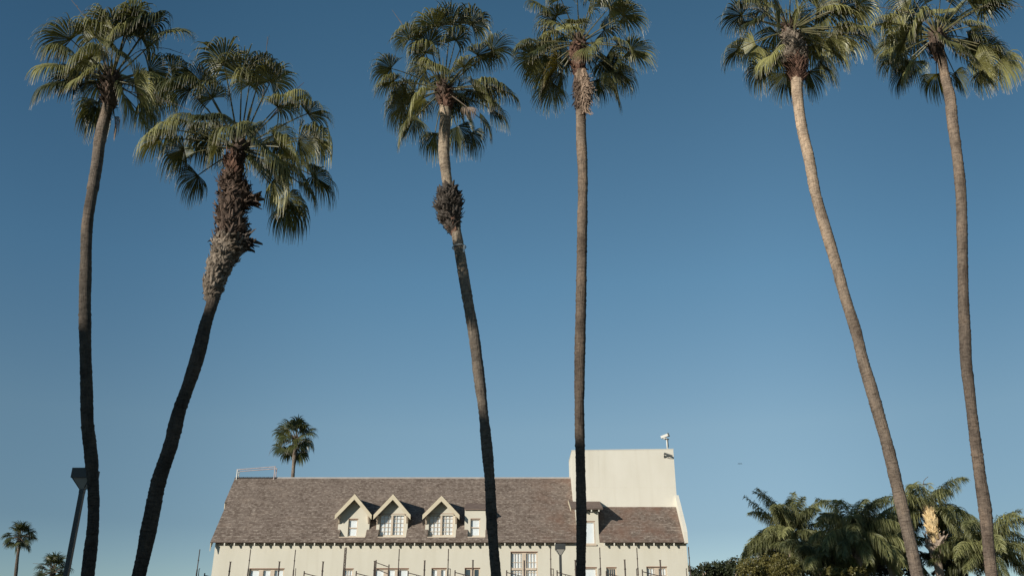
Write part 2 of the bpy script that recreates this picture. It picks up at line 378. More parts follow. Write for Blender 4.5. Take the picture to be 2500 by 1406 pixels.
grid(wall, (0, YW, 0), (1, 0, 0), (0, 0, 1), [XL, x50, x51, XR], [0, 9.62], holes, (0, 0.3, 0))
# the wall dormer continues the facade above the eaves, with its window opening across both
wall2 = MB()
hole5 = (sx0, sx1, sz0, sz1)
wall = MB()
ZW = 9.62
grid(wall, (0, YW, 0), (1, 0, 0), (0, 0, 1), [XL, x50], [0, ZW], [h for h in holes if h[1] < x50], (0, 0.3, 0))
grid(wall, (0, YW, 0), (1, 0, 0), (0, 0, 1), [x51, XR], [0, ZW], [h for h in holes if h[0] > x51 - .01], (0, 0.3, 0))
mid = [h for h in holes if x50 <= h[0] < x51 - .01]
mid = [(h[0], min(h[1], x51 - 0.04), h[2], h[3]) for h in mid]
grid(wall, (0, YW, 0), (1, 0, 0), (0, 0, 1), [x50, x51], [0, 11.29], mid + [hole5], (0, 0.3, 0))
# cheeks of the wall dormer, end walls, back wall
for xx in (x50, x51):
    wall.poly([(xx, YW, 9.0), (xx, 57.0, 11.9), (xx, 57.0, 12.05), (xx, YW, 11.29)])
YB = 61.95
for xx in (XL, XR):
    wall.poly([(xx, YW, 0), (xx, YB - .55, 0), (xx, YB - .55, 9.6), (xx, YR, 13.5), (xx, YW, 9.6)])
wall.poly([(XL, YB - .55, 0), (XR, YB - .55, 0), (XR, YB - .55, 9.6), (XL, YB - .55, 9.6)])
wall.build('wall', M['stucco'], bld)
for (a, b, t, zb, cols, bars, tint_, tp), h in zip(WIN, holes):
    x1_ = min(h[1], x51 - 0.04) if h[0] < x51 and h[0] > x50 else h[1]
    window(bld, h[0] + .004, x1_ - .004, zb + .004, h[3] - .004, YW, cols, bars, tint_, at(1280, tp, YW)[2] if tp else None, split=0.12 if cols > 1 else None)
wo = window(bld, sx0 + .004, sx1 - .004, sz0 + .004, sz1 - .004, YW, 1, (1, 1), 'blind', dep=0.06, fr=0.06)
for q in list(wo.children):
    if q.name.startswith('blind'): wo['label'] = 'tall white shuttered window under the wall dormer'

# ---- roof with notches for the dormers
def slope_pt(x, s_):  # s_ metres up the slope from the eave
    k = 1 / math.sqrt(1 + T * T); return np.array([x, YE + s_ * k, 9.29 + s_ * k * T])
kk = 1 / math.sqrt(1 + T * T); SL = (YR - YE) / kk
def s_of_z(z): return (z - 9.29) / T / kk
zsill = 9.585; ssill = s_of_z(zsill); stop = s_of_z(rz(YF + .32)); sface = s_of_z(rz(YF))
# dormers: (notch x0, x1, wall x0, x1)
DG = [(-10.30, -8.62, -10.40, -8.50), (-7.98, -6.42, -8.12, -6.27), (-5.04, -3.50, -5.17, -3.26)]
DG = []
for (n0, n1, w0, w1) in ((825, 885.7, 825, 901.3), (919.7, 987, 918.4, 994.8), (1041, 1108, 1038, 1114.8), (1139, 1181, 1134, 1186.5)):
    a = at(w0, 1290, YF)[0]; b = at(w1, 1290, YF)[0]; c = at(n0, 1311, 54.7)[0]; d = at(n1, 1311, 54.7)[0]
    DG.append((max(a + 0.03, c + .05), min(b - 0.03, d + .14), a, b))
notch = [(d[0], d[1], ssill, stop) for d in DG]
dirS = np.array([0, kk, T * kk]); nrm = np.array([0, -T * kk, kk])
roof = MB()
# lower band and upper band: the upper one overhangs the gable further
s1 = s_of_z(12.005)
grid(roof, (0, YE, 9.29), (1, 0, 0), dirS, [-17.72, x50], [0, s1], notch, None)
grid(roof, (0, YE, 9.29), (1, 0, 0), dirS, [-17.88, XT0], [s1, SL], [], None)
grid(roof, (0, YE, 9.29), (1, 0, 0), dirS, [x51, 10.12], [0, s_of_z(11.75)], [], None)
# dormer notch walls run straight down to the face
for (a, b, s0_, s2_) in notch:
    for xx in (a, b):
        p0 = slope_pt(xx, s0_); p1 = slope_pt(xx, sface)
        roof.poly([p0, (xx, YF, p0[2]), p1], [(0, 0), (1, 0), (1, 1)])
# thickness at eave, rakes, back slope, underside
for (xa, xb) in ((-17.72, x50), (x51, 10.12)):
    e0 = np.array([0, YE, 9.29])
    roof.prism([(xa, YE, 9.286), (xa, YE + 0.01, 9.286 - .045), (xa, YE + 0.20, 9.286 + T * 0.20 - .055), (xa, YE + 0.20, 9.286 + T * .20 - .012)], (xb - xa, 0, 0), 2)
    cuts = [xa] + ([q for d_ in DG for q in (d_[0] - .01, d_[1] + .01)] if xa < 0 else []) + [xb]
    for c0, c1 in zip(cuts[::2], cuts[1::2]):
        roof.prism([(c0, YE + .201, 9.286 + T * .2 - .012), (c0, YE + .201, 9.286 + T * .2 - .06), (c0, YE + 0.9, 9.286 + T * 0.9 - .06), (c0, YE + 0.9, 9.286 + T * .9 - .012)], (c1 - c0, 0, 0), 1)
for (xa, y0, y1) in ((-17.72, YE, ry(12.005)), (-17.88, ry(12.005), YR)):
    roof.poly([(xa, y0, rz(y0)), (xa, y1, rz(y1)), (xa, y1, rz(y1) - .14), (xa, y0, rz(y0) - .14)])
roof.poly([(-17.88, ry(12.005), 12.004), (-17.72, ry(12.005), 12.004), (-17.72, ry(12.005), 11.864), (-17.88, ry(12.005), 11.864)])
roof.poly([(-17.88, YR, 13.85), (10.12, YR, 13.85), (10.12, YB, 9.29), (-17.88, YB, 9.29)], [(-17, 0), (10, 0), (10, 6), (-17, 6)])
M['ridgedark'] = noisy('roof_edge_dark', (0.10, 0.075, 0.06), (0.15, 0.11, 0.09), 4, 0.8)
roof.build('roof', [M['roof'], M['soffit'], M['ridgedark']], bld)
# bargeboards of the left gable with their pointed tails
bg_ = MB()
for (xa, y0, y1) in ((-17.70, YE + 0.02, ry(12.0)), (-17.86, ry(12.0) + 0.01, YR)):
    z0, z1 = rz(y0), rz(y1)
    bg_.prism([(xa, y0, z0 - 0.02), (xa, y1, z1 - 0.02), (xa, y1, z1 - 0.30), (xa, y0 + 0.10, z0 - 0.30)], (0.045, 0, 0))
    bg_.prism([(xa + .002, y0 - .06, z0 - 0.10), (xa + .002, y0 + 0.16, z0 - 0.04), (xa + .002, y0 - 0.02, z0 - 0.55)], (0.04, 0, 0))
bg_.build('bargeboard', M['barge'], bld)
# ridge cap
rc = MB(); rc.prism([(0, YR - 0.13, 13.85 - .13), (0, YR, 13.875), (0, YR + .13, 13.72), (0, YR, 13.90), ], (0, 0, 0)) if False else None
rc = MB()
rc.prism([(-15.2, YR - .07, 13.772), (-15.2, YR, 13.853), (-15.2, YR + .07, 13.772), (-15.2, YR + .07, 13.792), (-15.2, YR, 13.875), (-15.2, YR - .07, 13.792)], (XT0 + 15.2 - .01, 0, 0))
rc.build('ridge_cap', noisy('ridge_metal', (0.36, 0.33, 0.30), (0.46, 0.42, 0.38), 3, 0.6), bld)
rt = MB()
for i in range(20):                                     # curved ridge tiles on the left stretch
    x = -17.88 + i * 0.134
    a = np.linspace(0, math.pi, 7); P = [(x, YR - 0.10 * math.cos(t), 13.77 + 0.10 * math.sin(t)) for t in a]
    rt.prism(P, (0.15, 0, 0.012 * (1 + i % 2)))
rt.build('ridge_tile', noisy('dark_ridge_tile', (0.035, 0.033, 0.033), (0.07, 0.065, 0.06), 5, 0.7), bld)
# rafter tails
tails = [548 + 24.45 * i for i in range(34)]
tails = [x for x in tails if x < 1385]
tx = [at(p, 1325, YE + .03)[0] for p in tails] + [at(p, 1325, YE + .03)[0] for p in (1475.5, 1499.5, 1524, 1548, 1572.5, 1597, 1621.5, 1645.5)]
for x in tx:
    x += random.Random(int(x * 100)).uniform(-.01, .01)
    r_ = MB(); y0 = YE + 0.035; y1 = YW + 0.05
    r_.prism([(x - 0.03, y0, rz(y0) - 0.085), (x - 0.03, y1, rz(y1) - 0.085), (x - 0.03, y1, rz(y1) - 0.30), (x - 0.03, y0 + 0.03, rz(y0) - 0.27), (x - 0.03, y0, rz(y0) - 0.26)], (0.06, 0, 0))
    r_.build('rafter_tail', M['rafter'], bld)

# ---- gabled dormers
def gable_dormer(pxa, pya, pxl, pxr, pyt, dg, win):
    n0, n1, w0, w1 = dg
    YB_ = YF - 0.42
    A = at(pxa, pya, YB_); Lp = at(pxl, pyt, YB_); Rp = at(pxr, pyt, YB_)
    ax, az = A[0], A[2]; hw = (Rp[0] - Lp[0]) / 2; ax = (Rp[0] + Lp[0]) / 2 * 0.6 + ax * 0.4
    ez = (Lp[2] + Rp[2]) / 2 + 0.10                    # tip height of the roof plane at the eave
    sl = (az - ez) / hw
    d = MB(); zb = zsill
    # front face with its window opening, up into the gable
    x0, x1, z0, z1 = win
    topz = lambda x: az - 0.10 - abs(x - ax) * sl
    zsh = min(topz(w0), topz(w1)) - 0.02
    grid(d, (0, YF, 0), (1, 0, 0), (0, 0, 1), [w0, w1], [zb - .3, zsh], [win], (0, 0.25, 0))
    d.poly([(w0, YF, zsh), (w1, YF, zsh), (w1, YF, topz(w1)), (ax, YF, az - 0.1), (w0, YF, topz(w0))])
    for xx in (w0, w1):
        d.poly([(xx, YF, zb - .2), (xx, ry(topz(xx)) + .3, topz(xx)), (xx, YF, topz(xx))])
    do = d.build('dormer', M['stucco'], bld)
    r = MB(); yend = ry(az) + 0.15
    for sgn in (-1, 1):
        tipx = ax + sgn * hw
        q = [(ax, YB_, az), (tipx, YB_, ez), (tipx, yend, ez), (ax, yend, az)]
        uv = [(0, 0), (0, 1.3), (2, 1.3), (2, 0)]
        up = np.array([0, 0, 0.035]); dn = np.array([0, 0, -0.03])
        r.poly([np.array(p) + up for p in q], [(p[1], (p[2]) * 1.6) for p in q]); r.poly([np.array(p) + dn for p in q], uv, 1)
        r.poly([np.array(q[0]) + up, np.array(q[1]) + up, np.array(q[1]) + dn, np.array(q[0]) + dn], uv, 2)
        r.poly([np.array(q[1]) + up, np.array(q[2]) + up, np.array(q[2]) + dn, np.array(q[1]) + dn], uv, 2)
    r.build('dormer_roof', [M['roof'], M['soffit'], M['ridgedark']], do)
    b = MB(); bw = 0.27
    for sgn in (-1, 1):
        tipx = ax + sgn * (hw + 0.01)
        b.prism([(ax, YB_ - 0.045, az - 0.012), (tipx, YB_ - 0.045, ez - 0.012), (tipx, YB_ - 0.045, ez - bw - 0.02), (ax, YB_ - 0.045, az - bw * 1.28)], (0, 0.04, 0))
    b.build('bargeboard', M['barge'], do)
    for sgn, xx in ((-1, w0), (1, w1)):
        k = MB(); o_ = 0.0 if sgn < 0 else -0.09
        k.prism([(xx + o_, YF - 0.36, topz(xx) - 0.06), (xx + o_, YF - 0.003, topz(xx) - 0.06), (xx + o_, YF - 0.003, topz(xx) - 0.55), (xx + o_, YF - 0.10, topz(xx) - 0.50), (xx + o_, YF - 0.36, topz(xx) - 0.17)], (0.09, 0, 0))
        k.build('bracket', M['trim'], do)
    return do, n0, n1
M['ridgedark'] = noisy('roof_edge_dark', (0.10, 0.075, 0.06), (0.15, 0.11, 0.09), 4, 0.8)
def dorm_win(l, r, t, b):
    return (at(l, (t + b) / 2, YF)[0], at(r, (t + b) / 2, YF)[0], at((l + r) / 2, b, YF)[2], at((l + r) / 2, t, YF)[2])
W1 = dorm_win(849.8, 873, 1266.5, 1309); W2 = dorm_win(926.5, 987, 1254.5, 1307); W3 = dorm_win(1047, 1107, 1254, 1307); W4 = dorm_win(1148.5, 1172, 1266, 1308)
def fit(wn, dg): return (max(wn[0], dg[2] + .05), min(wn[1], dg[3] - .05), max(wn[2], zsill + .06), wn[3])
specs = [((865.8, 1204.8, 818.5, 907.5, 1260), W1), ((959.3, 1205.2, 912.7, 1002.3, 1260), W2), ((1077.3, 1209, 1032.5, 1122, 1260), W3)]
for i, (sp, wn) in enumerate(specs):
    wn = fit(wn, DG[i])
    do, n0, n1 = gable_dormer(*sp, DG[i], wn)
    a, b, z0, z1 = wn
    if i == 0: wo = window(do, a + .003, b - .003, z0 + .003, z1 - .003, YF, 1, (1, 1), 'blind', dep=0.10, hung=True, sill=False, fr=.05)
    else: wo = window(do, a + .003, b - .003, z0 + .003, z1 - .003, YF, 2, (3, 5), 'blind', dep=0.10, sill=False, split=0.06, fr=.05)
    wo.name = 'window'
    s_ = MB(); s_.box(n0 + .004, n1 - .004, ry(zsill) - 0.03, YF - .003, zsill - 0.02, zsill + 0.03); s_.build('sill', M['trim'], do)
# shed dormer
d = MB(); n0, n1, w0, w1 = DG[3]; wn = fit(W4, DG[3]); zt = at(1160, 1245, YF)[2]; ztb = at(1160, 1231.5, 56.5)[2]
grid(d, (0, YF, 0), (1, 0, 0), (0, 0, 1), [w0, w1], [zsill - .3, zt], [wn], (0, 0.25, 0))
for xx in (w0, w1): d.poly([(xx, YF, zsill - .2), (xx, 56.6, ztb + .02), (xx, YF, zt)])
do = d.build('dormer', M['stucco'], bld); do['label'] = 'small flat-topped dormer beside the three gabled ones'
r = MB(); yy = ry(ztb) + .05
r.prism([(w0 - .03, YF - .10, zt), (w0 - .03, yy, ztb + .02), (w0 - .03, yy, ztb + .09), (w0 - .03, YF - .10, zt + .06)], (w1 - w0 + .06, 0, 0))
r.build('dormer_roof', M['ridgedark2'] if 'ridgedark2' in M else noisy('shed_roof_felt', (0.16, 0.115, 0.095), (0.21, 0.155, 0.125), 3, 0.9), do)
window(do, wn[0] + .003, wn[1] - .003, wn[2] + .003, wn[3] - .003, YF, 1, (1, 1), 'blind', dep=0.10, hung=True, sill=False, fr=.05)
s_ = MB(); s_.box(n0 + .004, n1 - .004, ry(zsill) - 0.03, YF - .003, zsill - 0.02, zsill + 0.03); s_.build('sill', M['trim'], do)

# wall dormer roof beside the tower
r = MB(); o0, o1, oy0, oy1 = 3.52, 5.42, 54.45, 56.9
z0, z1 = 11.24, 12.19
r.arr([(o0, oy0, z0), (o1, oy0, z0), (o1, oy1, z1), (o0, oy1, z1)], [(0, 1, 2, 3)], [(0, 0), (1.9, 0), (1.9, 2.6), (0, 2.6)])
r.prism([(o0, oy0, z0 - .006), (o0, oy1, z1 - .006), (o0, oy1, z1 - .09), (o0, oy0, z0 - .075)], (o1 - o0, 0, 0), 1)
r5 = r.build('dormer_roof', [noisy('worn_brown_felt', (0.15, 0.11, 0.09), (0.22, 0.16, 0.13), 3, 0.9), M['ridgedark']], bld)
b = MB()
for xx in (o0 - .035,):
    b.prism([(xx, oy0 - .03, z0 + .0), (xx, oy1 if xx < 4 else 56.39, z1 if xx < 4 else z0 + (z1 - z0) * (56.39 - oy0) / (oy1 - oy0)), (xx, oy1 if xx < 4 else 56.39, (z1 if xx < 4 else z0 + (z1 - z0) * (56.39 - oy0) / (oy1 - oy0)) - .14), (xx, oy0 - .03, z0 - .18)], (0.03, 0, 0))
b.build('bargeboard', M['barge'], bld)
for x in (3.78, 4.28, 4.74, 5.18):
    q = MB(); q.prism([(x - .03, oy0 + .03, z0 - .08), (x - .03, YW - .003, z0 + .12), (x - .03, YW - .003, z0 - .12), (x - .03, oy0 + .03, z0 - .20)], (.06, 0, 0))
    q.build('rafter_tail', M['rafter'], bld)

# ---- tower: panels with open joints over a backing
YT = 56.4; ZTL, ZTR = 15.165, 15.25; YTB = 59.6
tw = MB()
tw.prism([(XT0 + .02, YT + .007, 9), (XT1 - .02, YT + .007, 9), (XT1 - .02, YT + .007, ZTR - .02), (XT0 + .02, YT + .007, ZTL - .02)], (0, YTB - YT - .01, 0))
j1 = at(1462, 1140, YT)[0]; j2 = at(1554, 1140, YT)[0]; zj = at(1520, 1190.5, YT)[2]; j3 = at(1482, 1200, YT)[0]
zt_ = lambda x: ZTL + (ZTR - ZTL) * (x - XT0) / (XT1 - XT0)
g_ = 0.012
def panel(x0, x1, z0, z1a, z1b): tw.prism([(x0, YT, z0), (x1, YT, z0), (x1, YT, z1b), (x0, YT, z1a)], (0, .006, 0))
for a, b in ((XT0, j1 - g_), (j1 + g_, j2 - g_), (j2 + g_, XT1)): panel(a, b, zj + .018, zt_(a), zt_(b))
panel(XT0, j3 - g_ / 2, 10.5, zj - g_, zj - g_); panel(j3 + g_ / 2, XT1, 10.5, zj - g_, zj - g_)
tw.prism([(XT0 - .005, YT + .0285, zj - .3), (XT0 - .005, YTB, zj - .3), (XT0 - .005, YTB, ZTL), (XT0 - .005, YT + .0285, ZTL)], (.02, 0, 0))
tw.prism([(XT0 - .005, YT + .0285, 9), (XT0 - .005, YTB, 9), (XT0 - .005, YTB, zj - .33), (XT0 - .005, YT + .0285, zj - .33)], (.02, 0, 0))
tw.prism([(XT0 - .02, YT - .02, ZTL + .001), (XT1 + .02, YT - .02, ZTR + .001), (XT1 + .02, YT - .02, ZTR + .04), (XT0 - .02, YT - .02, ZTL + .04)], (0, YTB - YT + .04, 0))
tw.build('tower', M['tower'], bld)
# raking parapet at the right-hand end
pp = MB(); zp0 = 12.38; zp1 = 10.22
pp.prism([(10.13, YT - .0, 11.3), (10.13, YT, zp0), (10.13, 54.62, zp1), (10.13, 54.42, zp1 - .35), (10.13, 54.42, 9.22), (10.13, 54.99, 9.22), (10.13, YT, 10.6)], (0.21, 0, 0))
pp.prism([(10.13, YT + .003, 9.5), (10.13, YT + .003, 13.0), (10.13, YR, 14.2), (10.13, YR, 9.5)], (0.085, 0, 0))
pp.build('parapet', M['tower'], bld)

# ------------------------------------------------------------------ cameras on the tower
def rotbox(mb, c, ax_, l, w_, h, m=0):
    ax_ = Vector(ax_).normalized(); c = Vector(c); mb.beam(c - ax_ * l / 2, c + ax_ * l / 2, w_, h, m)
p = atv(1629.5, 1096, YT + .3); base = Vector((p.x, YT + .3, 15.28))
ca = thing('security_camera', 'pale security camera on a thin pole above the tower top', 'camera', base)
q = MB(); top = atv(1628, 1072, YT + .3); top.x = base.x; q.tube([base, top], .045, 10); q.box(base.x - .1, base.x + .1, base.y - .1, base.y + .1, base.z, base.z + .03); q.build('pole', M['camwhite'], ca, True)
q = MB(); q.tube([top + Vector((.07, .05, -.5)), top + Vector((.07, .05, .05))], .03, 8); q.box(top.x - .10, top.x + .14, top.y - .06, top.y + .06, top.z - .02, top.z + .03); q.build('conduit', M['camdark'], ca)
hc = atv(1622.3, 1064.5, YT + .3); dr = Vector((1, -.25, .33)).normalized()
q = MB(); rotbox(q, hc, dr, .48, .17, .16); q.build('housing', M['camwhite'], ca)
q = MB(); rotbox(q, hc + dr * .27 + Vector((0, -.01, .0)), dr, .09, .20, .20); q.build('lens_hood', M['camdark'], ca)
q = MB(); q.tube([top + Vector((0, 0, .02)), hc + Vector((.03, 0, -.06))], .05, 8); q.tube([hc + Vector((-.05, 0, -.19)), hc + Vector((.05, 0, -.07))], .06, 8, 0); q.build('bracket', M['camwhite'], ca)
w0_ = atv(1622.5, 1114.5, YT)
cb = thing('security_camera', 'dark bullet camera fixed to the tower wall near its top right corner', 'camera', w0_)
dv_ = Vector((1, -.25, -.42)).normalized(); c0 = w0_ + Vector((.16, -.26, .06))
q = MB(); rotbox(q, c0 + Vector((.06, 0, 0)), dv_, .48, .10, .10); q.build('housing', M['camdark'], cb)
q = MB(); rotbox(q, c0 - dv_ * .20, dv_, .08, .125, .125); q.build('lens_hood', M['camdark'], cb)
q = MB(); q.box(w0_.x - .05, w0_.x + .05, YT - .03, YT - .002, w0_.z - .08, w0_.z + .08); q.tube([w0_ + Vector((0, -.03, 0)), w0_ + Vector((.12, -.2, -.04)), c0 + Vector((.12, 0, -.09))], .022, 8); q.build('bracket', M['camdark'], cb)

# ------------------------------------------------------------------ rail frame on the ridge
fr = thing('ridge_rail_frame', 'pinkish double rail frame standing on the left end of the ridge', 'rail frame', (-17.3, YR, 13.88))
zl = at(582, 1147, YR)[2]; zr_ = at(668, 1139.5, YR)[2]; xl = at(580, 1155, YR)[0]; xr = at(671, 1155, YR)[0]
for dy, dz in ((-.12, 0), (.30, -.03)):
    for xx, zz in ((xl, zl), (xr, zr_)):
        q = MB(); q.box(xx - .026, xx + .026, YR + dy - .026, YR + dy + .026, 13.72 - abs(dy) * .3, zz + dz); q.build('post', M['camwhite'] if xx == xl else M['railpaint'], fr)
    q = MB(); q.beam((xl - .05, YR + dy, zl + dz), (xr + .05, YR + dy, zr_ + dz), .045, .045); q.build('rail', M['railpaint'], fr)
for k in range(4):
    z = 13.95 + k * .1; q = MB(); q.beam((xl, YR - .12, z), (xl, YR + .30, z + .05), .03, .03); q.build('rung', M['camwhite'], fr)

# ------------------------------------------------------------------ scaffold in front of the facade
sf = thing('scaffold', 'row of dark steel scaffold poles and rails standing in front of the cream wall', 'scaffold', (-3, 46, 0))
Y1, Y2 = 46.0, 45.0
for px, py in ((488, 1340), (612, 1340), (721.5, 1341), (975, 1339), (1095, 1339), (1215, 1339), (1344, 1337), (1464, 1335.5), (1554.5, 1336), (1680.5, 1334)):
    P = at(px, py, Y1); q = MB(); q.tube([(P[0], Y1, 0), (P[0], Y1, P[2])], .024, 8)
    q.tube([(P[0], Y1, P[2] - .55), (P[0], Y1, P[2] - .50)], .036, 8); q.tube([(P[0], Y1, P[2] - 1.3), (P[0], Y1, P[2] - .95)], .034, 8); q.build('pole', M['metal'], sf)
for px, py in ((562.8, 1371), (682.5, 1370.5), (789, 1370.5), (915, 1369), (1037, 1368), (1154.7, 1367), (1280, 1368), (1404.5, 1367), (1525, 1366), (1611.5, 1367)):
    P = at(px, py, Y2); q = MB(); q.tube([(P[0], Y2, 0), (P[0], Y2, P[2])], .036, 8); q.box(P[0] - .05, P[0] + .05, Y2 - .05, Y2 + .05, P[2], P[2] + .015)
    q.tube([(P[0], Y2, P[2] - .45), (P[0], Y2, P[2] - .40)], .05, 8); q.build('pole', M['metal'], sf)
for px, py in ((500, 1398), (743, 1393), (870, 1393), (996.6, 1392), (1111, 1391), (1237, 1391), (1360, 1391), (1480, 1393), (1568, 1389)):
    P = atv(px, py, Y2); q = MB(); q.tube([(P.x, Y2, 0), (P.x, Y2, P.z)], .03, 8)
    a = P + Vector((0, 0, -.10)); b = atv(px + 45, py + 17, Y2); q.tube([a, b], .02, 6); q.tube([(b.x, Y2, 0), b], .024, 6)
    m_ = a.lerp(b, .45); q.tube([m_, m_ - Vector((0, 0, .9))], .016, 6); q.build('guard_rail', M['metal'], sf)
for px in (488, 606, 721.5, 975, 1095, 1344, 1466, 1557, 1677):
    P = atv(px, 1387, Y1); q = MB(); s_ = 1 if px < 1400 else -1
    q.tube([(P.x, Y1, P.z), (P.x + .12 * s_, Y1 - .45, P.z - .08)], .018, 6); q.tube([(P.x + .12 * s_, Y1 - .45, 0), (P.x + .12 * s_, Y1 - .45, P.z - .05)], .018, 6)
    for k in range(4): q.tube([(P.x, Y1, P.z - .3 - k * .4), (P.x + .12 * s_, Y1 - .45, P.z - .35 - k * .4)], .014, 6)
    q.build('end_frame', M['metal'], sf)
# laced mast
P = atv(844.5, 1334, Y1); q = MB()
for dx, dy in ((-.05, -.05), (.07, -.05), (.01, .07)): q.tube([(P.x + dx, Y1 + dy, 0), (P.x + dx * .6, Y1 + dy, P.z - abs(dx))], .024, 6)
for k in range(30):
    z = P.z - .15 - k * .27; q.tube([(P.x - .05, Y1 - .05, z), (P.x + .07, Y1 - .05, z - .13)], .012, 5); q.tube([(P.x + .07, Y1 - .05, z - .13), (P.x - .05, Y1 - .05, z - .27)], .012, 5)
q.build('mast', M['metal'], sf)
a1, a2, a3 = atv(914.6, 1370, Y1 - .3), atv(918.6, 1366, Y1), atv(949.8, 1377, Y2)
q = MB(); q.tube([(a1.x, a1.y, 0), a1], .028, 6); q.tube([(a2.x, a2.y, 0), a2], .028, 6); q.tube([(a3.x, a3.y, 0), a3], .028, 6)
q.tube([a2 - Vector((0, 0, .12)), a3 - Vector((0, 0, .12))], .02, 6); q.tube([a2 - Vector((0, 0, .42)), a3 - Vector((0, 0, .44))], .02, 6); q.build('guard_rail', M['metal'], sf)

# ------------------------------------------------------------------ street lamps
def lamp(px_c, Y, py_top, label, head):
    X = at(px_c, py_top + 20, Y)[0]; z1 = at(px_c, py_top, Y)[2]
    t = thing('street_lamp', label, 'street lamp', (X, Y, 0), 'shoebox street lamps')
    h = head
    q = MB(); q.prism([(X - h*.5, Y - h*.5, z1 - h*.50), (X + h*.5, Y - h*.5, z1 - h*.50), (X + h*.5, Y - h*.5, z1), (X - h*.5, Y - h*.5, z1)], (0, h, 0))
    q.build('lamp_head', M['lampmetal'], t)
    q = MB(); zt = z1 - h * .503; zb = zt - h * .52
    top = [(X - h*.44, Y - h*.44, zt), (X + h*.44, Y - h*.44, zt), (X + h*.44, Y + h*.44, zt), (X - h*.44, Y + h*.44, zt)]
    s = h * .1; bot = [(X - s, Y - s, zb), (X + s, Y - s, zb), (X + s, Y + s, zb), (X - s, Y + s, zb)]
    q.arr(top + bot, [(0, 1, 5, 4), (1, 2, 6, 5), (2, 3, 7, 6), (3, 0, 4, 7), (4, 5, 6, 7), (3, 2, 1, 0)])
    q.build('lens', M['lens'], t)
    q = MB()
    for i in range(4): q.beam(top[i], bot[i], .02, .02)
    q.beam((X, Y, zb + .01), (X, Y, zb - .10), h*.24, h*.24)
    q.build('bracket', M['lampmetal'], t)
    q = MB(); q.beam((X, Y, 0), (X, Y, zb - .08), .125, .125); q.box(X - .2, X + .2, Y - .2, Y + .2, 0, .06); q.build('pole', M['lampmetal'], t)
lamp(207, 26, 1146, 'square-headed street lamp half hidden behind the leftmost palm trunk', .56)
lamp(1368, 46, 1328, 'square-headed street lamp in front of the cream building beside a palm trunk', .50)

# ------------------------------------------------------------------ fan palms
def catmull(P, n):
    P = np.array(P, float); t = np.r_[0, np.cumsum(np.linalg.norm(np.diff(P, axis=0), axis=1))]
    u = np.linspace(0, t[-1], n); m = np.gradient(P, t, axis=0)
    i = np.clip(np.searchsorted(t, u, side='right') - 1, 0, len(t) - 2); h = (t[i+1] - t[i]); s = ((u - t[i]) / h)[:, None]; h = h[:, None]
    return (2*s**3 - 3*s**2 + 1) * P[i] + (s**3 - 2*s**2 + s) * h * m[i] + (-2*s**3 + 3*s**2) * P[i+1] + (s**3 - s**2) * h * m[i+1]

def unit(v): v = np.asarray(v, float); return v / (np.linalg.norm(v) + 1e-9)

def blade(mb, P, A, S, Nn, L, nseg, rng, droop=3.0, phm=2.35, stn=9, tone=0.5, m=0, split=0.46, curl=0.45):
    ph = np.linspace(-phm, phm, nseg) + rng.normal(0, .015, nseg)
    cs, sn = np.cos(ph), np.sin(ph)
    Ls = L * (0.72 + 0.28 * np.cos(ph * .8)) * rng.uniform(.86, 1.06, nseg)
    lift = 0.30 * np.abs(sn) - 0.02
    d = cs[:, None] * A + sn[:, None] * S + lift[:, None] * Nn; d /= np.linalg.norm(d, axis=1)[:, None]
    dph = 2 * phm / (nseg - 1)
    r = np.linspace(0, 1, stn)**0.9
    dr_ = droop * rng.uniform(.55, 1.5, nseg); pos = np.tile(P, (nseg, 1)).astype(float)
    Cn, Dn = [pos.copy()], [d.copy()]
    for k in range(1, stn):
        ds = (r[k] - r[k-1]) * Ls
        g = np.where(r[k] > split, dr_ * (.45 + 3.6 * (r[k] - split)), curl) * ds
        d = d.copy(); d[:, 2] -= g
        if r[k] > split: d += rng.normal(0, .05, (nseg, 3))
        d /= np.linalg.norm(d, axis=1)[:, None]
        pos = pos + d * ds[:, None]; Cn.append(pos.copy()); Dn.append(d.copy())
    Cn = np.array(Cn); Dn = np.array(Dn)
    Tt = -sn[:, None] * A + cs[:, None] * S; Tt = np.tile(Tt, (stn, 1, 1))
    Tt = Tt - (Tt * Dn).sum(-1)[..., None] * Dn; Tt /= np.linalg.norm(Tt, axis=-1)[..., None] + 1e-9
    Nm = np.cross(Tt, Dn)
    rs = split; base = np.tan(dph / 2) * 1.04
    wr = np.where(r < rs, r, rs * .94 * np.clip(1 - ((r - rs) / (1 - rs))**1.35, .05, 1))[:, None] * Ls[None] * base
    wr = np.maximum(wr, .003)[..., None]
    V = np.stack([Cn - Tt * wr, Cn + Nm * wr * .55, Cn + Tt * wr], 2)   # stn,nseg,3,3
    tv = np.clip(tone + rng.normal(0, .16, nseg), 0, 1)
    uv = np.zeros((stn, nseg, 3, 2)); uv[..., 0] = tv[None, :, None]; uv[..., 1] = r[:, None, None]
    k, i, c = np.meshgrid(np.arange(stn - 1), np.arange(nseg), np.arange(2), indexing='ij')
    id_ = lambda k_, i_, c_: (k_ * nseg + i_) * 3 + c_
    f = np.stack([id_(k, i, c), id_(k, i, c + 1), id_(k + 1, i, c + 1), id_(k + 1, i, c)], -1).reshape(-1, 4)
    mb.arr(V.reshape(-1, 3), f, uv.reshape(-1, 2), m)

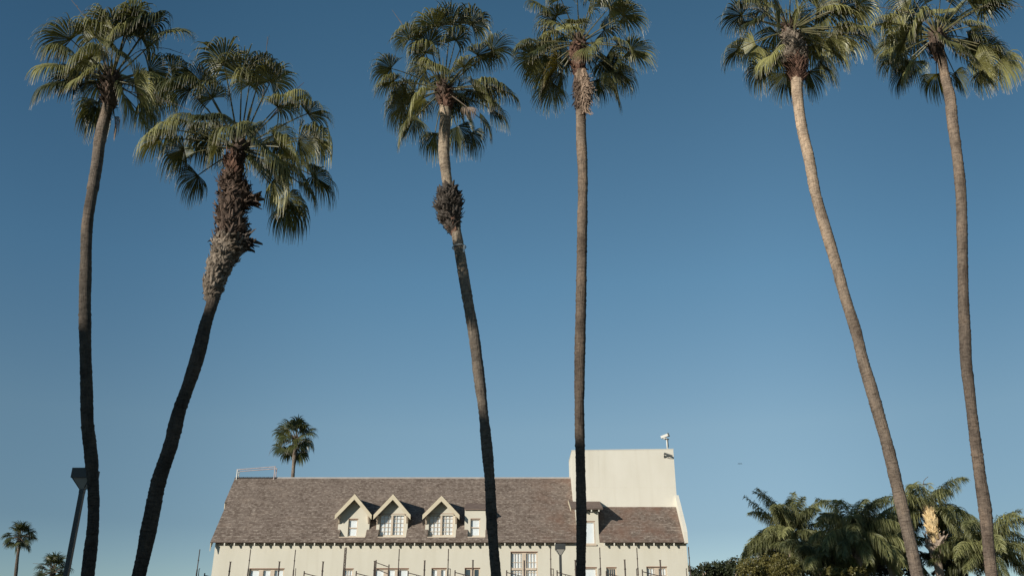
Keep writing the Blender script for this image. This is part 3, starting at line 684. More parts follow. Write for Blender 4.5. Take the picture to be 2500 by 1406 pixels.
def frond_geo(mb, H, P, L, nseg, rng, tone, droop=3.0, stn=8, m=(0, 1), thick=.018, phm=2.35):
    H = np.array(H, float); P = np.array(P, float); v = P - H; Lp = np.linalg.norm(v); p = v / Lp
    az = np.array([p[0], p[1], 0]); 
    if np.linalg.norm(az) < .25: a_ = rng.uniform(0, 6.28); az = az + np.array([math.cos(a_), math.sin(a_), 0]) * .3
    az = unit(az)
    sag = .10 * Lp * (1 - abs(p[2]))
    t = np.linspace(0, 1, 7)[:, None]; pts = H + v * t + np.array([0, 0, 1]) * sag * 4 * t * (1 - t) * .6
    mb.tube(pts, np.linspace(thick * 1.5, thick * .75, 7), 5, m[1], False)
    endd = unit(pts[-1] - pts[-2])
    A = unit(endd * 1.0 + az * .15 - np.array([0, 0, .22]) * (1 - max(0, p[2]) * .8) + rng.normal(0, .16, 3))
    S = unit(np.cross(A, [0, 0, 1.0]) if abs(A[2]) < .97 else np.cross(A, az)); Nn = np.cross(S, A)
    ro = rng.normal(0, .55); S, Nn = S * math.cos(ro) + Nn * math.sin(ro), Nn * math.cos(ro) - S * math.sin(ro)
    blade(mb, P, A, S, Nn, L, nseg, rng, droop, phm, stn, tone, m[0])

def hast(H, px, py, Lp, side):
    """where the ray through (px,py) passes at petiole length from the heart H"""
    r = unit(ray(px, py)); oc = CAM - H; b = np.dot(r, oc); c_ = np.dot(oc, oc) - Lp * Lp; D = b * b - c_
    t = -b if D < 0 else -b + (math.sqrt(D) if side > 0 else -math.sqrt(D))
    return CAM + r * t

def boots(mb, path, rads, n, size, rng, m=0, out_=0.6, up=True, wf=.42, chaos=.35):
    path = np.array(path, float); k = len(path)
    for i in range(n):
        t = (i + rng.uniform(0, 1)) / n * (k - 1); j = min(int(t), k - 2); f = t - j
        c = path[j] * (1 - f) + path[j+1] * f; rr = rads[j] * (1 - f) + rads[j+1] * f
        ax = unit(path[j+1] - path[j]); a = i * 2.39996 + rng.normal(0, .3)
        e1 = unit(np.cross(ax, [0.3, 1, 0.1])); e2 = np.cross(ax, e1); o = e1 * math.cos(a) + e2 * math.sin(a); tn = np.cross(ax, o)
        s = size * rng.uniform(.55, 1.35); w_ = s * wf; rr2 = rr * rng.uniform(.80, 1.04); lump = 1 + .16 * math.sin(a * 3 + t * 1.7) * chaos * 2; rr2 *= lump
        oo = out_ * rng.uniform(.5, 1.5) * s; dn = ax * (s if up else -s)
        tw_ = tn * float(np.clip(rng.normal(0, .22 + chaos), -.8, .8)) * s + ax * float(np.clip(rng.normal(0, chaos), -.7, .7)) * s
        b0 = c + o * rr2 * .82; b1 = c + o * (rr2 + oo * .35) + dn * .5; b2 = c + o * (rr2 + oo) + dn + tw_
        V = [b0 - tn * w_, b0 + tn * w_, b0 + o * w_ * .2, b1 - tn * w_ * .75, b1 + tn * w_ * .75, b1 + o * w_ * .45, b2 - tn * w_ * .3 * rng.uniform(.2, 1.4), b2 + tn * w_ * .35, b2 + o * w_ * .18]
        mb.arr(V, [(0, 2, 5, 3), (2, 1, 4, 5), (3, 5, 8, 6), (5, 4, 7, 8), (1, 0, 3, 4), (4, 3, 6, 7)], None, m)

def trunk(name, px, Y, mt, parent, rng, lean=0.0, flare=True):
    """px: (x, y, width px) from the crown down; continues straight to the ground"""
    P = []; W_ = []
    for (x, y, w_) in px:
        p = at(x, y, Y); P.append(p); W_.append(w_ / F * depth(p) / 2)
    P = P[::-1]; W_ = W_[::-1]                       # bottom first
    d = (P[0] - P[1]) / (P[0][2] - P[1][2])
    z = P[0][2]; P = [P[0] - d * z * .9 * np.array([.8, 0, 1]) + 0 for _ in [0]] + P
    P[0] = np.array([P[1][0] - d[0] * z * .75, Y, -0.05]); W_ = [W_[0] * 1.25] + W_
    n = int(np.sum(np.linalg.norm(np.diff(np.array(P), axis=0), axis=1)) / .045)
    pts = catmull(P, n); L = np.linspace(0, 1, n)
    t0 = np.r_[0, np.cumsum(np.linalg.norm(np.diff(np.array(P), axis=0), axis=1))]; rad = np.interp(L * t0[-1], t0, W_)
    if flare: rad = rad * (1 + .7 * np.exp(-pts[:, 2] / .5))
    nz = rng.normal(0, 1, n); ring = np.convolve(rng.normal(0, 1, n + 20), np.ones(21) / 21, 'valid')[:n]
    spike = np.where(rng.random(n) < .05, rng.uniform(.02, .09, n), 0); rad = rad * (1 + .018 * nz + .16 * ring + spike)
    mb = MB(); mb.tube(pts, rad, 22)
    V = mb.v[0]; V += rng.normal(0, .0025, V.shape)
    V[22::23] = V[0::23]
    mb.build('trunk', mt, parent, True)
    return pts, rad

def fan_palm(label, Y, heart, tpx, leaves, mt, seed, L=1.05, Lp=(1.0, 1.35), fill=12, spear=True, boot_fn=None, nseg=58, droop=3.0, extra=None, group='tall fan palms in the foreground row'):
    rng = np.random.default_rng(seed)
    H = at(*heart, Y); P0 = at(tpx[-1][0], tpx[-1][1], Y)
    root = thing('fan_palm', label, 'palm tree', (P0[0], Y, 0), group)
    tp = [(heart[0], heart[1] + 8, tpx[0][2] * .8)] + tpx
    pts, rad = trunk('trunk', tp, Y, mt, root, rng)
    cr = MB()
    # heart of the crown: stubs of young leaf bases and the unopened spears
    ax = unit(pts[-1] - pts[-30])
    boots(cr, [H - ax * .55, H - ax * .2, H + ax * .12], [rad[-1] * 1.05, rad[-1] * 1.2, rad[-1] * .7], 46, .30, rng, 0, .35)
    for k in range(3 if spear else 0):
        a = rng.uniform(0, 6.28); tipp = H + ax * rng.uniform(1.0, 1.5) + np.array([math.cos(a), math.sin(a), 0]) * .18
        cr.tube([H, (H + tipp) / 2 + rng.normal(0, .02, 3), tipp], [.035, .03, .006], 5, 1)
    co = cr.build('crown', [M['boot'], M['petiole']], root)
    lv = list(leaves)
    for k in range(fill):
        a = rng.uniform(0, 2 * math.pi); e = rng.uniform(-.1, 1.2); Lq = rng.uniform(*Lp)
        d = np.array([math.cos(a) * math.cos(e), abs(math.sin(a)) * math.cos(e) * .9 + .1, math.sin(e)])
        lv.append((H + unit(d) * Lq, None, 'n'))
    for q in lv:
        kind = q[2] if len(q) > 2 else 'n'
        Lq = rng.uniform(*Lp); s = 1
        if q[1] is None: P = q[0]
        else:
            rpx = math.hypot(q[0] - heart[0], q[1] - heart[1])
            # leaves above the heart lean away or towards us at random, leaves below hang at the front or the back
            s = 1 if 'b' in kind else (-1 if 'f' in kind else (1 if rng.random() < .5 else -1))
            P = hast(H, q[0], q[1], Lq, s)
        mb = MB(); tone = float(np.clip(rng.normal(.52, .30), 0, 1))
        dr = droop * float(np.exp(rng.normal(0, .5)))
        lf = L * rng.uniform(.84, 1.14) * (.8 if 's' in kind else 1.0)
        if 'd' in kind:
            frond_geo(mb, H, P, lf * .8, 24, rng, .6, 9, 7, (0, 1), .02, 1.2); mm = [M['dead'], M['stalk']]; nm = 'dead_frond'
        else:
            frond_geo(mb, H, P, lf, int(nseg * .9), rng, tone, dr * (1.3 if 'h' in kind else 1), 9, (0, 1), .02, float(rng.uniform(1.6, 2.45)) if 'h' not in kind else 1.7)
            mm = [M['fan_yellow'] if 'y' in kind else M['fan'], M['petiole']]; nm = 'frond'
        fo = mb.build(nm, mm, co)
        if 'y' in kind: fo['label'] = 'yellowing frond'
    if boot_fn: boot_fn(root, co, H, pts, rad, rng)
    if extra: extra(root, co, H, Y, rng)
    return root

def stalk(co, pts_px, Y, r0=.02, dy=0.0, H=None, branch=5, rng=None, mtl='stalk'):
    P = [at(x, y, Y + dy * i / max(1, len(pts_px) - 1)) for i, (x, y) in enumerate(pts_px)]
    c_ = catmull(P, 14); q = MB(); q.tube(c_, np.linspace(r0, r0 * .35, 14), 5)
    for k in range(branch):
        i = int(5 + k * 8 / max(1, branch)); d = unit(c_[min(i + 1, 13)] - c_[i - 1]) + rng.normal(0, .35, 3); L_ = rng.uniform(.2, .45)
        e = c_[i] + unit(d) * L_; q.tube([c_[i], (c_[i] + e) / 2 + [0, 0, .02], e - [0, 0, .04]], [r0 * .4, r0 * .3, r0 * .2], 4)
    q.build('flower_stalk', M[mtl], co)

def pathY(px, Y): return [at(x, y, Y) for x, y, *_ in px]
def boot_part(root, px, Y, n, size, rng, mt, name='leaf_bases', out_=.6, up=True, core=True, wf=.42, chaos=.35):
    P = catmull(pathY(px, Y), 14); yy = np.linspace(0, 1, len(px)); W_ = [w_ / F * depth(p) / 2 for (x, y, w_), p in zip(px, pathY(px, Y))]
    rr = np.interp(np.linspace(0, 1, 14), yy, W_) * .86
    q = MB()
    if core: q.tube(P, rr * .9, 14)
    boots(q, P, rr, n, size, rng, 0, out_, up, wf, chaos)
    return q.build(name, mt, root)

m1 = trunk_mat('bark_one', (0.22, 0.18, 0.145), (0.09, 0.075, 0.06), (0.050, 0.037, 0.028), 1.3)  # aged bark darkens downward; low tones of one to four also carry painted shade
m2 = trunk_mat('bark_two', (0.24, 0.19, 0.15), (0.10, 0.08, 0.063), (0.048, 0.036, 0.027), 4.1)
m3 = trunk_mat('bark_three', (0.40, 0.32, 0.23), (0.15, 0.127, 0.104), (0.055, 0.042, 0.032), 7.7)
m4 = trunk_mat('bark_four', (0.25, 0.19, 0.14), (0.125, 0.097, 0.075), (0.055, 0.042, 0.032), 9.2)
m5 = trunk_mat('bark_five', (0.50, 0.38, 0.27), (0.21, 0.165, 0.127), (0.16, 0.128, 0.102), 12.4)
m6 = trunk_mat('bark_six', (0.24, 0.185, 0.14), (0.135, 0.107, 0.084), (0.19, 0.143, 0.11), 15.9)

# palm 1
def ex1(root, co, H, Y, rng):
    stalk(co, [(262, 170), (238, 90), (205, 40), (172, -2)], Y, .02, .5, branch=5, rng=rng)
    stalk(co, [(280, 180), (340, 125), (400, 118), (440, 130), (466, 138)], Y, .016, -.4, branch=4, rng=rng)
    stalk(co, [(280, 215), (360, 235), (420, 252), (470, 272)], Y, .018, -.5, branch=3, rng=rng)
    boot_part(root, [(268, 262, 34), (268, 225, 44), (270, 196, 34)], Y, 110, .26, rng, M['boot'], 'leaf_bases', .35)
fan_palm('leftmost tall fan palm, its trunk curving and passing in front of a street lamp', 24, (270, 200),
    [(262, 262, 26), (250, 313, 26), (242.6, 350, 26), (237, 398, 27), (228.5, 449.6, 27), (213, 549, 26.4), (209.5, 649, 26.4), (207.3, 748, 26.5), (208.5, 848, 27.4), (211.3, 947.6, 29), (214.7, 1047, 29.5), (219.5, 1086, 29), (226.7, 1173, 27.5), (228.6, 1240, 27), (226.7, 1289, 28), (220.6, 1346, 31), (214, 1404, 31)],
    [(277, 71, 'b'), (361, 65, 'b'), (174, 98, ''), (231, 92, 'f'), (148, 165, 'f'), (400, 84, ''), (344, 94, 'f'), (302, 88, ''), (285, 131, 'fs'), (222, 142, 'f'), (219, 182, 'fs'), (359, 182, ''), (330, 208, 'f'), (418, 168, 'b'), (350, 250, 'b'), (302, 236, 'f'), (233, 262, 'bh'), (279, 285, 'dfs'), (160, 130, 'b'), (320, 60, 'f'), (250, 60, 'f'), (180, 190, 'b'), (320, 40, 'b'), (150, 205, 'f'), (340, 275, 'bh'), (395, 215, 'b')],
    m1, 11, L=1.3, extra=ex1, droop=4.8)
# palm 2
def ex2(root, co, H, Y, rng):
    stalk(co, [(640, 250), (648, 160), (653, 90)], Y, .016, .4, branch=4, rng=rng)
    stalk(co, [(660, 290), (700, 240), (742, 202)], Y, .02, .4, branch=0, rng=rng, mtl='fibre')
    boot_part(root, [(574, 438, 42), (571, 412, 42), (572, 385, 34)], Y, 70, .24, rng, M['fibre'], 'young_leaf_bases', .3)
    b = boot_part(root, [(561, 505, 56), (578, 488, 86), (573, 470, 76), (564, 448, 54), (567, 436, 44)], Y, 520, .16, rng, M['boot'], 'leaf_bases', .5, wf=.3, chaos=.6)
    boot_part(root, [(562, 600, 86), (566, 572, 76), (564, 540, 70), (559, 512, 60), (561, 500, 54)], Y, 560, .17, rng, M['boot'], 'leaf_bases', .5, wf=.36, chaos=.5)
    b = boot_part(root, [(520, 736, 34), (519, 715, 50), (526, 680, 55), (540, 640, 64), (556, 604, 82), (565, 590, 86)], Y, 900, .145, rng, M['boot_grey'], 'grey_leaf_bases', .35, wf=.5)
    q = MB(); p = at(606, 592, Y); boots(q, [p + [-.40, 0, -.02], p + [-.05, 0, .06]], [.20, .08], 60, .2, rng, 0, .5); q.build('leaf_base_shelf', M['boot_dark'], root)
    q = MB(); p = at(622, 486, Y); boots(q, [p + [-.45, 0, 0], p + [-.03, 0, .0]], [.20, .08], 70, .2, rng, 0, .5); q.build('leaf_base_shelf', M['boot'], root)
fan_palm('leaning fan palm with a thick shaggy collar of old leaf bases under its crown', 22, (584, 365),
    [(575, 420, 30), (565, 500, 32), (560, 590, 32), (535, 670, 31), (520, 734, 29), (500.4, 798, 31), (488.6, 848, 32), (457.5, 947.6, 32.5), (438.5, 1000, 33), (416.6, 1086.6, 34), (388, 1173, 35), (369.7, 1260, 37), (352, 1346.6, 37.5), (339, 1404, 33.5)],
    [(609, 208, 'b'), (547, 155, 'b'), (493, 201, ''), (464, 222, 'b'), (677, 262, ''), (716, 240, 'b'), (750, 278, ''), (728, 345, ''), (768, 336, 'b'), (687, 360, 'f'), (735, 399, ''), (711, 414, 'f'), (624, 341, 'fs'), (571, 312, 'f'), (518, 293, 'f'), (508, 335, ''), (430, 318, ''), (388, 340, 'f'), (450, 365, 'bh'), (484, 428, 'bh'), (677, 418, 'fh'), (697, 481, 'bh'), (532, 352, 'fs'), (634, 390, 'fs'), (640, 170, 'f'), (655, 375, 'fh'), (735, 450, 'bh'), (590, 190, 'f'), (660, 200, 'b'), (520, 240, 'f'), (700, 500, 'bh'), (765, 430, ''), (668, 440, 'fh'), (470, 300, 'b')],
    m2, 22, L=1.26, extra=ex2, droop=5.2, Lp=(1.15, 1.5), fill=10)
# palm 3
def ex3(root, co, H, Y, rng):
    boot_part(root, [(1089, 275, 26), (1089, 255, 38), (1087, 235, 34), (1083, 215, 24)], Y, 90, .24, rng, M['fibre'], 'young_leaf_bases', .25)
    boot_part(root, [(1110, 568, 24), (1104, 548, 48), (1096, 510, 70), (1094, 485, 58), (1096, 464, 32)], Y, 650, .17, rng, M['boot_dark'], 'leaf_bases', .6, wf=.45, chaos=.35)
    boot_part(root, [(1112, 574, 24), (1109, 560, 36), (1106, 545, 44)], Y, 30, .22, rng, M['fibre'], 'fibre_sheath', .15)
    q = MB(); p = at(1130, 612, Y); q.box(p[0] + .01, p[0] + .065, p[1] - .16, p[1] - .08, p[2] - .13, p[2] + .13); q.build('metal_box', M['camwhite'], root)
    q = MB(); p = at(1121, 604, Y); a = np.linspace(0, 2 * math.pi, 17); rr = .225; q.tube([(p[0] + rr * math.cos(t), Y + rr * math.sin(t), p[2] + .02 * math.cos(t)) for t in a], .018, 6); q.build('strap', M['camwhite'], root)
    stalk(co, [(1000, 90), (978, 55), (957, 25)], Y, .015, .2, branch=1, rng=rng)
fan_palm('fan palm with a dark ball of old leaf bases on its trunk below the crown', 27, (1083, 222),
    [(1087, 270, 27), (1085, 328, 28), (1084, 375.6, 27), (1089, 422.5, 26), (1094.7, 465, 24.5), (1105, 520, 24), (1115, 573, 23.5), (1127.7, 648, 25.5), (1142.5, 736, 26), (1158, 824.5, 26.5), (1169, 912.7, 27), (1179.6, 1001, 26.5), (1188.4, 1089, 27.5), (1196, 1177, 27), (1200.6, 1274, 26), (1206.5, 1352, 26), (1211.4, 1406, 26)],
    [(1062, 66, 'b'), (1112, 100, 'b'), (1001, 94, ''), (1048, 108, 'f'), (1038, 131, 'f'), (1165, 136, ''), (1200, 125, 'b'), (1132, 164, 'fs'), (1062, 164, 'fs'), (955, 168, 'b'), (960, 200, ''), (991, 222, 'f'), (1034, 239, 'f'), (1160, 221, 'f'), (1222, 218, ''), (1015, 285, 'fh'), (1170, 288, 'fh'), (1062, 325, 'bh'), (1115, 310, 'bh'), (1140, 262, 'dfs'), (1185, 210, 'b'), (1195, 265, 'bh'), (985, 255, 'bh'), (1040, 175, 'b'), (1100, 60, 'f'), (1150, 60, 'b'), (1150, 325, 'bh'), (1005, 298, 'b')],
    m3, 33, L=1.26, extra=ex3, droop=3.5, Lp=(1.1, 1.45))
# palm 4
def ex4(root, co, H, Y, rng):
    boot_part(root, [(1414, 185, 26), (1412, 160, 36), (1411, 135, 38), (1413, 112, 28)], Y, 130, .26, rng, M['fibre'], 'young_leaf_bases', .3)
    q = MB(); P = [at(1424, 170, Y - .25), at(1431, 215, Y - .3), at(1429, 262, Y - .25)]
    boots(q, catmull(P, 8), np.interp(np.linspace(0, 1, 8), [0, .5, 1], [.10, .15, .05]), 520, .34, rng, 0, .16, True, .10, .14)
    q.build('dead_skirt', M['dead_thatch'], root)
    q = MB(); P = [at(1410, 185, Y), at(1412, 215, Y), at(1416, 255, Y)]
    boots(q, catmull(P, 8), [.16] * 8, 260, .32, rng, 0, .15, True, .12, .14); q.build('dead_skirt', M['boot'], root)
M['dead_thatch'] = noisy('dry_thatch', (0.17, 0.115, 0.08), (0.42, 0.31, 0.23), 9, 0.8, 0.2, .4, stretch=(2, 2, .5))
fan_palm('straight slim fan palm with pale dead thatch hanging under its crown', 27, (1415, 108),
    [(1414, 170, 25), (1416, 230, 24), (1418, 269, 24), (1418.8, 328.6, 25), (1422.5, 418, 24), (1421.4, 560, 24.7), (1418.5, 736, 25.5), (1415, 912.7, 25.6), (1414.6, 1001, 24.5), (1416, 1089, 23), (1418, 1177, 24), (1419.5, 1274, 24), (1418.7, 1352, 23.8), (1418, 1406, 23.5)],
    [(1325, 20, 'b'), (1370, 0, 'f'), (1409, -12, 'b'), (1450, -20, 'f'), (1487, 20, ''), (1522, 39, 'b'), (1385, 72, 'f'), (1406, 58, 'fs'), (1290, 108, ''), (1331, 119, 'f'), (1305, 140, 'b'), (1510, 110, 'f'), (1540, 122, ''), (1439, 115, 'fs'), (1455, 125, 'fs'), (1361, 158, 'fyh'), (1343, 185, 'bh'), (1487, 178, 'fh'), (1457, 195, 'bh'), (1512, 178, 'b'), (1370, 180, 'bh'), (1440, 40, 'b'), (1360, 40, 'b'), (1352, 205, 'bh'), (1488, 205, 'b'), (1330, 170, 'bh')],
    m4, 44, L=1.26, extra=ex4, droop=3.5, Lp=(1.1, 1.45))
# palm 5
def ex5(root, co, H, Y, rng):
    boot_part(root, [(1943, 160, 60), (1938, 120, 58), (1930, 88, 38)], Y, 520, .14, rng, M['boot_grey'], 'grey_leaf_bases', .5, wf=.5)
    boot_part(root, [(1948, 205, 28), (1947, 185, 48), (1944, 160, 62)], Y, 420, .20, rng, M['fibre'], 'fibre_sheath', .35, wf=.18, chaos=.5)
fan_palm('strongly leaning fan palm with pale upper trunk and scaly collar, second from right', 25, (1927, 78),
    [(1938, 130, 27), (1945, 190, 26), (1945.7, 216, 26), (1950, 262, 25), (1959, 318.7, 25), (1974.7, 385, 25.5), (1990.7, 470.7, 25.5), (2014.6, 556, 26), (2040, 641.4, 26), (2063.7, 727, 25.5), (2090.6, 812, 27), (2111.5, 897.5, 26.5), (2124, 937.6, 27.5), (2146, 1015, 28), (2168, 1093, 28), (2186.5, 1170.6, 29.5), (2204.8, 1248, 30), (2223, 1326, 30), (2240, 1406, 30)],
    [(1812, 38, 'b'), (1858, 52, 'f'), (1805, 120, 'f'), (1884, 135, 'fh'), (1839, 7, ''), (1871, -10, 'b'), (1905, 23, 'f'), (1948, 30, 'fs'), (1930, -30, 'b'), (1975, -25, ''), (2030, 28, 'f'), (2050, 20, 'b'), (2068, -5, ''), (2090, 14, 'b'), (2048, 85, 'f'), (2080, 75, ''), (2026, 91, 'b'), (2090, 68, 'b'), (1985, 98, 'bh'), (2000, 152, 'fh'), (1975, 175, 'bh'), (1920, 180, 'bh'), (1845, 50, 'b'), (1995, 20, 'f'), (1890, -20, 'f'), (1862, 165, 'bh'), (2030, 120, 'fh')],
    m5, 55, L=1.26, extra=ex5, droop=3.2, Lp=(1.15, 1.5))
# palm 6
def ex6(root, co, H, Y, rng):
    boot_part(root, [(2300, 150, 24), (2288, 125, 30), (2286, 96, 26)], Y, 70, .24, rng, M['boot'], 'leaf_bases', .3)
    stalk(co, [(2290, 90), (2250, 45), (2205, 28), (2140, 18)], Y, .022, -.3, branch=5, rng=rng)
    stalk(co, [(2300, 90), (2360, 40), (2440, 14), (2500, 18)], Y, .02, -.3, branch=6, rng=rng)
fan_palm('rightmost tall fan palm, its slender brown trunk leaning slightly left', 26, (2288, 90),
    [(2300, 150, 22), (2308, 192, 23.5), (2318.7, 234.7, 25), (2325.6, 298.7, 24.5), (2337.5, 385, 25), (2346, 470.7, 24), (2348.6, 556, 24.7), (2350.3, 641, 24.5), (2352, 727, 25), (2355.6, 812, 26), (2360, 897.5, 26), (2365, 937.6, 26.5), (2373.7, 1015, 25.5), (2383.7, 1093, 26.5), (2394, 1170.8, 27.5), (2405.7, 1248, 28.5), (2412.7, 1326, 27.5), (2421, 1406, 28.5)],
    [(2228, -4, 'f'), (2296, -6, 'f'), (2250, -20, 'b'), (2330, -10, ''), (2399, 13, 'f'), (2415, 8, 'b'), (2251, 58, 'f'), (2283, 43, 'fs'), (2175, 56, ''), (2207, 64, 'f'), (2211, 98, 'f'), (2183, 139, 'b'), (2232, 148, 'fh'), (2215, 150, 'bh'), (2367, 66, 'f'), (2313, 100, 'fs'), (2414, 115, ''), (2425, 128, 'b'), (2388, 154, 'fh'), (2330, 178, 'bh'), (2286, 181, 'byh'), (2367, 107, 'b'), (2380, 140, 'b'), (2190, 110, 'b'), (2360, 0, 'b'), (2205, 175, 'bh'), (2395, 175, 'bh'), (2350, 120, 'f'), (2440, 150, 'bh')],
    m6, 66, L=1.26, extra=ex6, droop=3.0, Lp=(1.1, 1.45))

# distant fan palms
def far_palm(label, Y, heart, tpx, R_, seed, n=26, stalk_px=None):
    rng = np.random.default_rng(seed); H = at(*heart, Y); P0 = at(tpx[-1][0], tpx[-1][1], Y)
    root = thing('fan_palm', label, 'palm tree', (P0[0], Y, 0), 'small fan palms in the distance')
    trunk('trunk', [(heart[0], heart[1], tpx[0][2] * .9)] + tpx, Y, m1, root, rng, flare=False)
    cr = MB(); r_ = R_ / F * depth(H)
    for k in range(n):
        a = k * 2.39996; e = -0.95 + 2.45 * (k + .5) / n + rng.normal(0, .12)
        d = np.array([math.cos(a) * math.cos(e), math.sin(a) * math.cos(e), math.sin(e)]); lp = r_ * rng.uniform(.45, .62)
        frond_geo(cr, H, H + unit(d) * lp, r_ * rng.uniform(.48, .58), 24, rng, float(np.clip(rng.normal(.5, .25), 0, 1)), 1.6, 6, (0, 1), .03)
    boots(cr, [H - [0, 0, r_ * .3], H + [0, 0, .1]], [r_ * .10, r_ * .10], 30, r_ * .1, rng, 1, .5)
    co = cr.build('crown', [M['fan_far'], M['stalk']], root)
    if stalk_px: stalk(co, stalk_px, Y, .03, 0, branch=0, rng=rng)
far_palm('small distant fan palm rising behind the roof ridge', 85, (722, 1072), [(721, 1085, 9.5), (719, 1110, 9), (716.5, 1140, 8.5), (714, 1175, 9), (710, 1230, 9)], 64, 71, 24, [(690, 1078), (672, 1086), (660, 1100), (656, 1112)])
far_palm('distant fan palm near the left edge of the photo', 95, (49, 1312), [(48, 1325, 7), (44, 1350, 7), (38, 1406, 8)], 46, 72, 24)
far_palm('low distant fan palm crown behind the street lamp pole at bottom left', 80, (130, 1396), [(130, 1404, 9), (130, 1420, 9)], 52, 73, 24, [(110, 1385), (95, 1376), (80, 1374)])
far_palm('dark palm crown just peeking out beyond the right end of the building', 90, (1672, 1398), [(1672, 1406, 8), (1672, 1430, 8)], 30, 74, 18)

# ------------------------------------------------------------------ feather palms
def feather(mb, H, az, el, L, rng, tone, droop=1.0, nl=130, ll=.55, wd=.024):
    """one arching feather frond as rachis tube plus hanging leaflets"""
    d = np.array([math.cos(az) * math.cos(el), math.sin(az) * math.cos(el), math.sin(el)]); p = np.array(H, float)
    P = [p.copy()]; D = [d.copy()]; n = 16
    for k in range(n):
        d = unit(d + np.array([0, 0, -1]) * droop * (L / n) * (.25 + 1.3 * k / n)); p = p + d * L / n; P.append(p.copy()); D.append(d.copy())
    P = np.array(P); D = np.array(D)
    mb.tube(P, np.linspace(.028, .004, n + 1), 4, 1, False)
    t = np.linspace(.20, 1.0, nl).repeat(2); side = np.tile([-1, 1], nl); m_ = len(t)
    x = t * n; i = np.clip(x.astype(int), 0, n - 1); f = (x - i)[:, None]; B = P[i] * (1 - f) + P[i+1] * f; Dd = D[i] * (1 - f) + D[i+1] * f
    sd_ = np.cross(Dd, [0, 0, 1.0]); sd_ /= np.linalg.norm(sd_, axis=1)[:, None] + 1e-9; up = np.cross(sd_, Dd)
    ln = ll * np.sin(np.clip(t * 1.05, 0, 1) * math.pi * .86 + .25)**.7 * rng.uniform(.8, 1.2, m_) * 1.35
    dd = sd_ * (side * rng.uniform(.6, 1.0, m_))[:, None] + Dd * rng.uniform(.3, .8, m_)[:, None] + up * rng.uniform(-.55, .85, m_)[:, None]; dd /= np.linalg.norm(dd, axis=1)[:, None]
    pos = B.copy(); st_ = 5; Cn = [pos.copy()]; Dn = [dd.copy()]
    for k in range(1, st_):
        ds = ln / (st_ - 1); dd = dd.copy(); dd[:, 2] -= 2.2 * ds * rng.uniform(.6, 1.4, m_) * (1 + k * .3); dd /= np.linalg.norm(dd, axis=1)[:, None]
        pos = pos + dd * ds[:, None]; Cn.append(pos.copy()); Dn.append(dd.copy())
    Cn = np.array(Cn); Dn = np.array(Dn); w_ = np.cross(Dn, rng.normal(0, 1, (m_, 3))[None]); w_ /= np.linalg.norm(w_, axis=-1)[..., None] + 1e-9
    prof = np.array([.5, 1, .9, .6, .1])[:, None, None] * wd / 2 * 1.3
    V = np.stack([Cn - w_ * prof, Cn + w_ * prof], 2)
    uv = np.zeros((st_, m_, 2, 2)); uv[..., 0] = np.clip(tone + rng.normal(0, .15, m_), 0, 1)[None, :, None]; uv[..., 1] = np.linspace(0, .96, st_)[:, None, None]
    k, i = np.meshgrid(np.arange(st_ - 1), np.arange(m_), indexing='ij'); q = (k * m_ + i) * 2; q2 = ((k + 1) * m_ + i) * 2
    mb.arr(V.reshape(-1, 3), np.stack([q, q + 1, q2 + 1, q2], -1).reshape(-1, 4), uv.reshape(-1, 2), 0)

def feather_palm(label, Y, heart, base_px, seed, n=20, L=2.6, el=(-.2, 1.35), droop=.55, tw_=.17, stalkp=None, ll=.55, special=None, tonec=.5, clear=False):
    rng = np.random.default_rng(seed); H = at(*heart, Y)
    root = thing('feather_palm', label, 'palm tree', (at(base_px, 1406, Y)[0], Y, 0), 'feather palms beyond the right end of the building')
    b = np.array([at(base_px, 1406, Y)[0], Y, 0.0]); b[2] = -.05
    q = MB(); P = catmull([b, (b + H) / 2 + [.05, 0, 0], H], 60); rd = np.linspace(tw_ * 1.2, tw_, 60) * (1 + .02 * rng.normal(0, 1, 60)); q.tube(P, rd, 14)
    q.build('trunk', M['queen_bark'], root, True)
    c = MB(); c.tube([H - [0, 0, .9], H - [0, 0, .3], H + [0, 0, .5]], [tw_ * 1.0, tw_ * 1.3, .04], 10, 0); boots(c, [H - [0, 0, .8], H + [0, 0, .1]], [tw_, tw_ * 1.1], 26, .4, rng, 0, .35)
    co = c.build('crown', [M['boot_grey']], root)
    for k in range(n):
        mb = MB(); az = k * 2.39996 + rng.normal(0, .2); e = el[0] + (el[1] - el[0]) * ((k + .5) / n)**.8 + rng.normal(0, .08)
        if clear and math.sin(az) < -.25 and e < .75: continue
        feather(mb, H + np.array([0, 0, .1]), az, e, L * rng.uniform(.85, 1.12), rng, float(np.clip(rng.normal(tonec, .2), 0, 1)), droop * rng.uniform(.8, 1.3), ll=ll)
        mb.build('frond', [M['feather'], M['petiole']], co)
    for (az, e, l_, dr) in (special or []):
        mb = MB(); feather(mb, H + np.array([0, 0, .1]), az, e, l_, rng, .55, dr, ll=ll); mb.build('frond', [M['feather'], M['petiole']], co)
    if stalkp:
        mb = MB(); P = [at(x, y, Y) for x, y in stalkp]; cc = catmull(P, 12); mb.tube(cc, np.linspace(.03, .012, 12), 5, 1)
        feather(mb, cc[-4], 0.3, .2, .55, rng, .9, 3.0, nl=12, ll=.3); mb.build('spear_leaf', [M['feather'], M['stalk']], co)
    return root, co, H, rng
M['queen_bark'] = noisy('queen_palm_bark', (0.26, 0.20, 0.15), (0.42, 0.33, 0.26), 3, 0.85, 0.2, .5, stretch=(1, 1, 5))
Q3 = feather_palm('feather palm with straw-coloured flower cluster on its pale trunk', 46, (2266, 1250), 2292, 83, 32, 2.9, (-.4, .95), .72, .19, [(2266, 1250), (2255, 1200), (2256, 1172), (2266, 1163)], .62, clear=True)
root, co, H, rng = Q3
q = MB(); P = [at(2272, 1250, 45.6), at(2276, 1285, 45.55), at(2284, 1325, 45.6)]
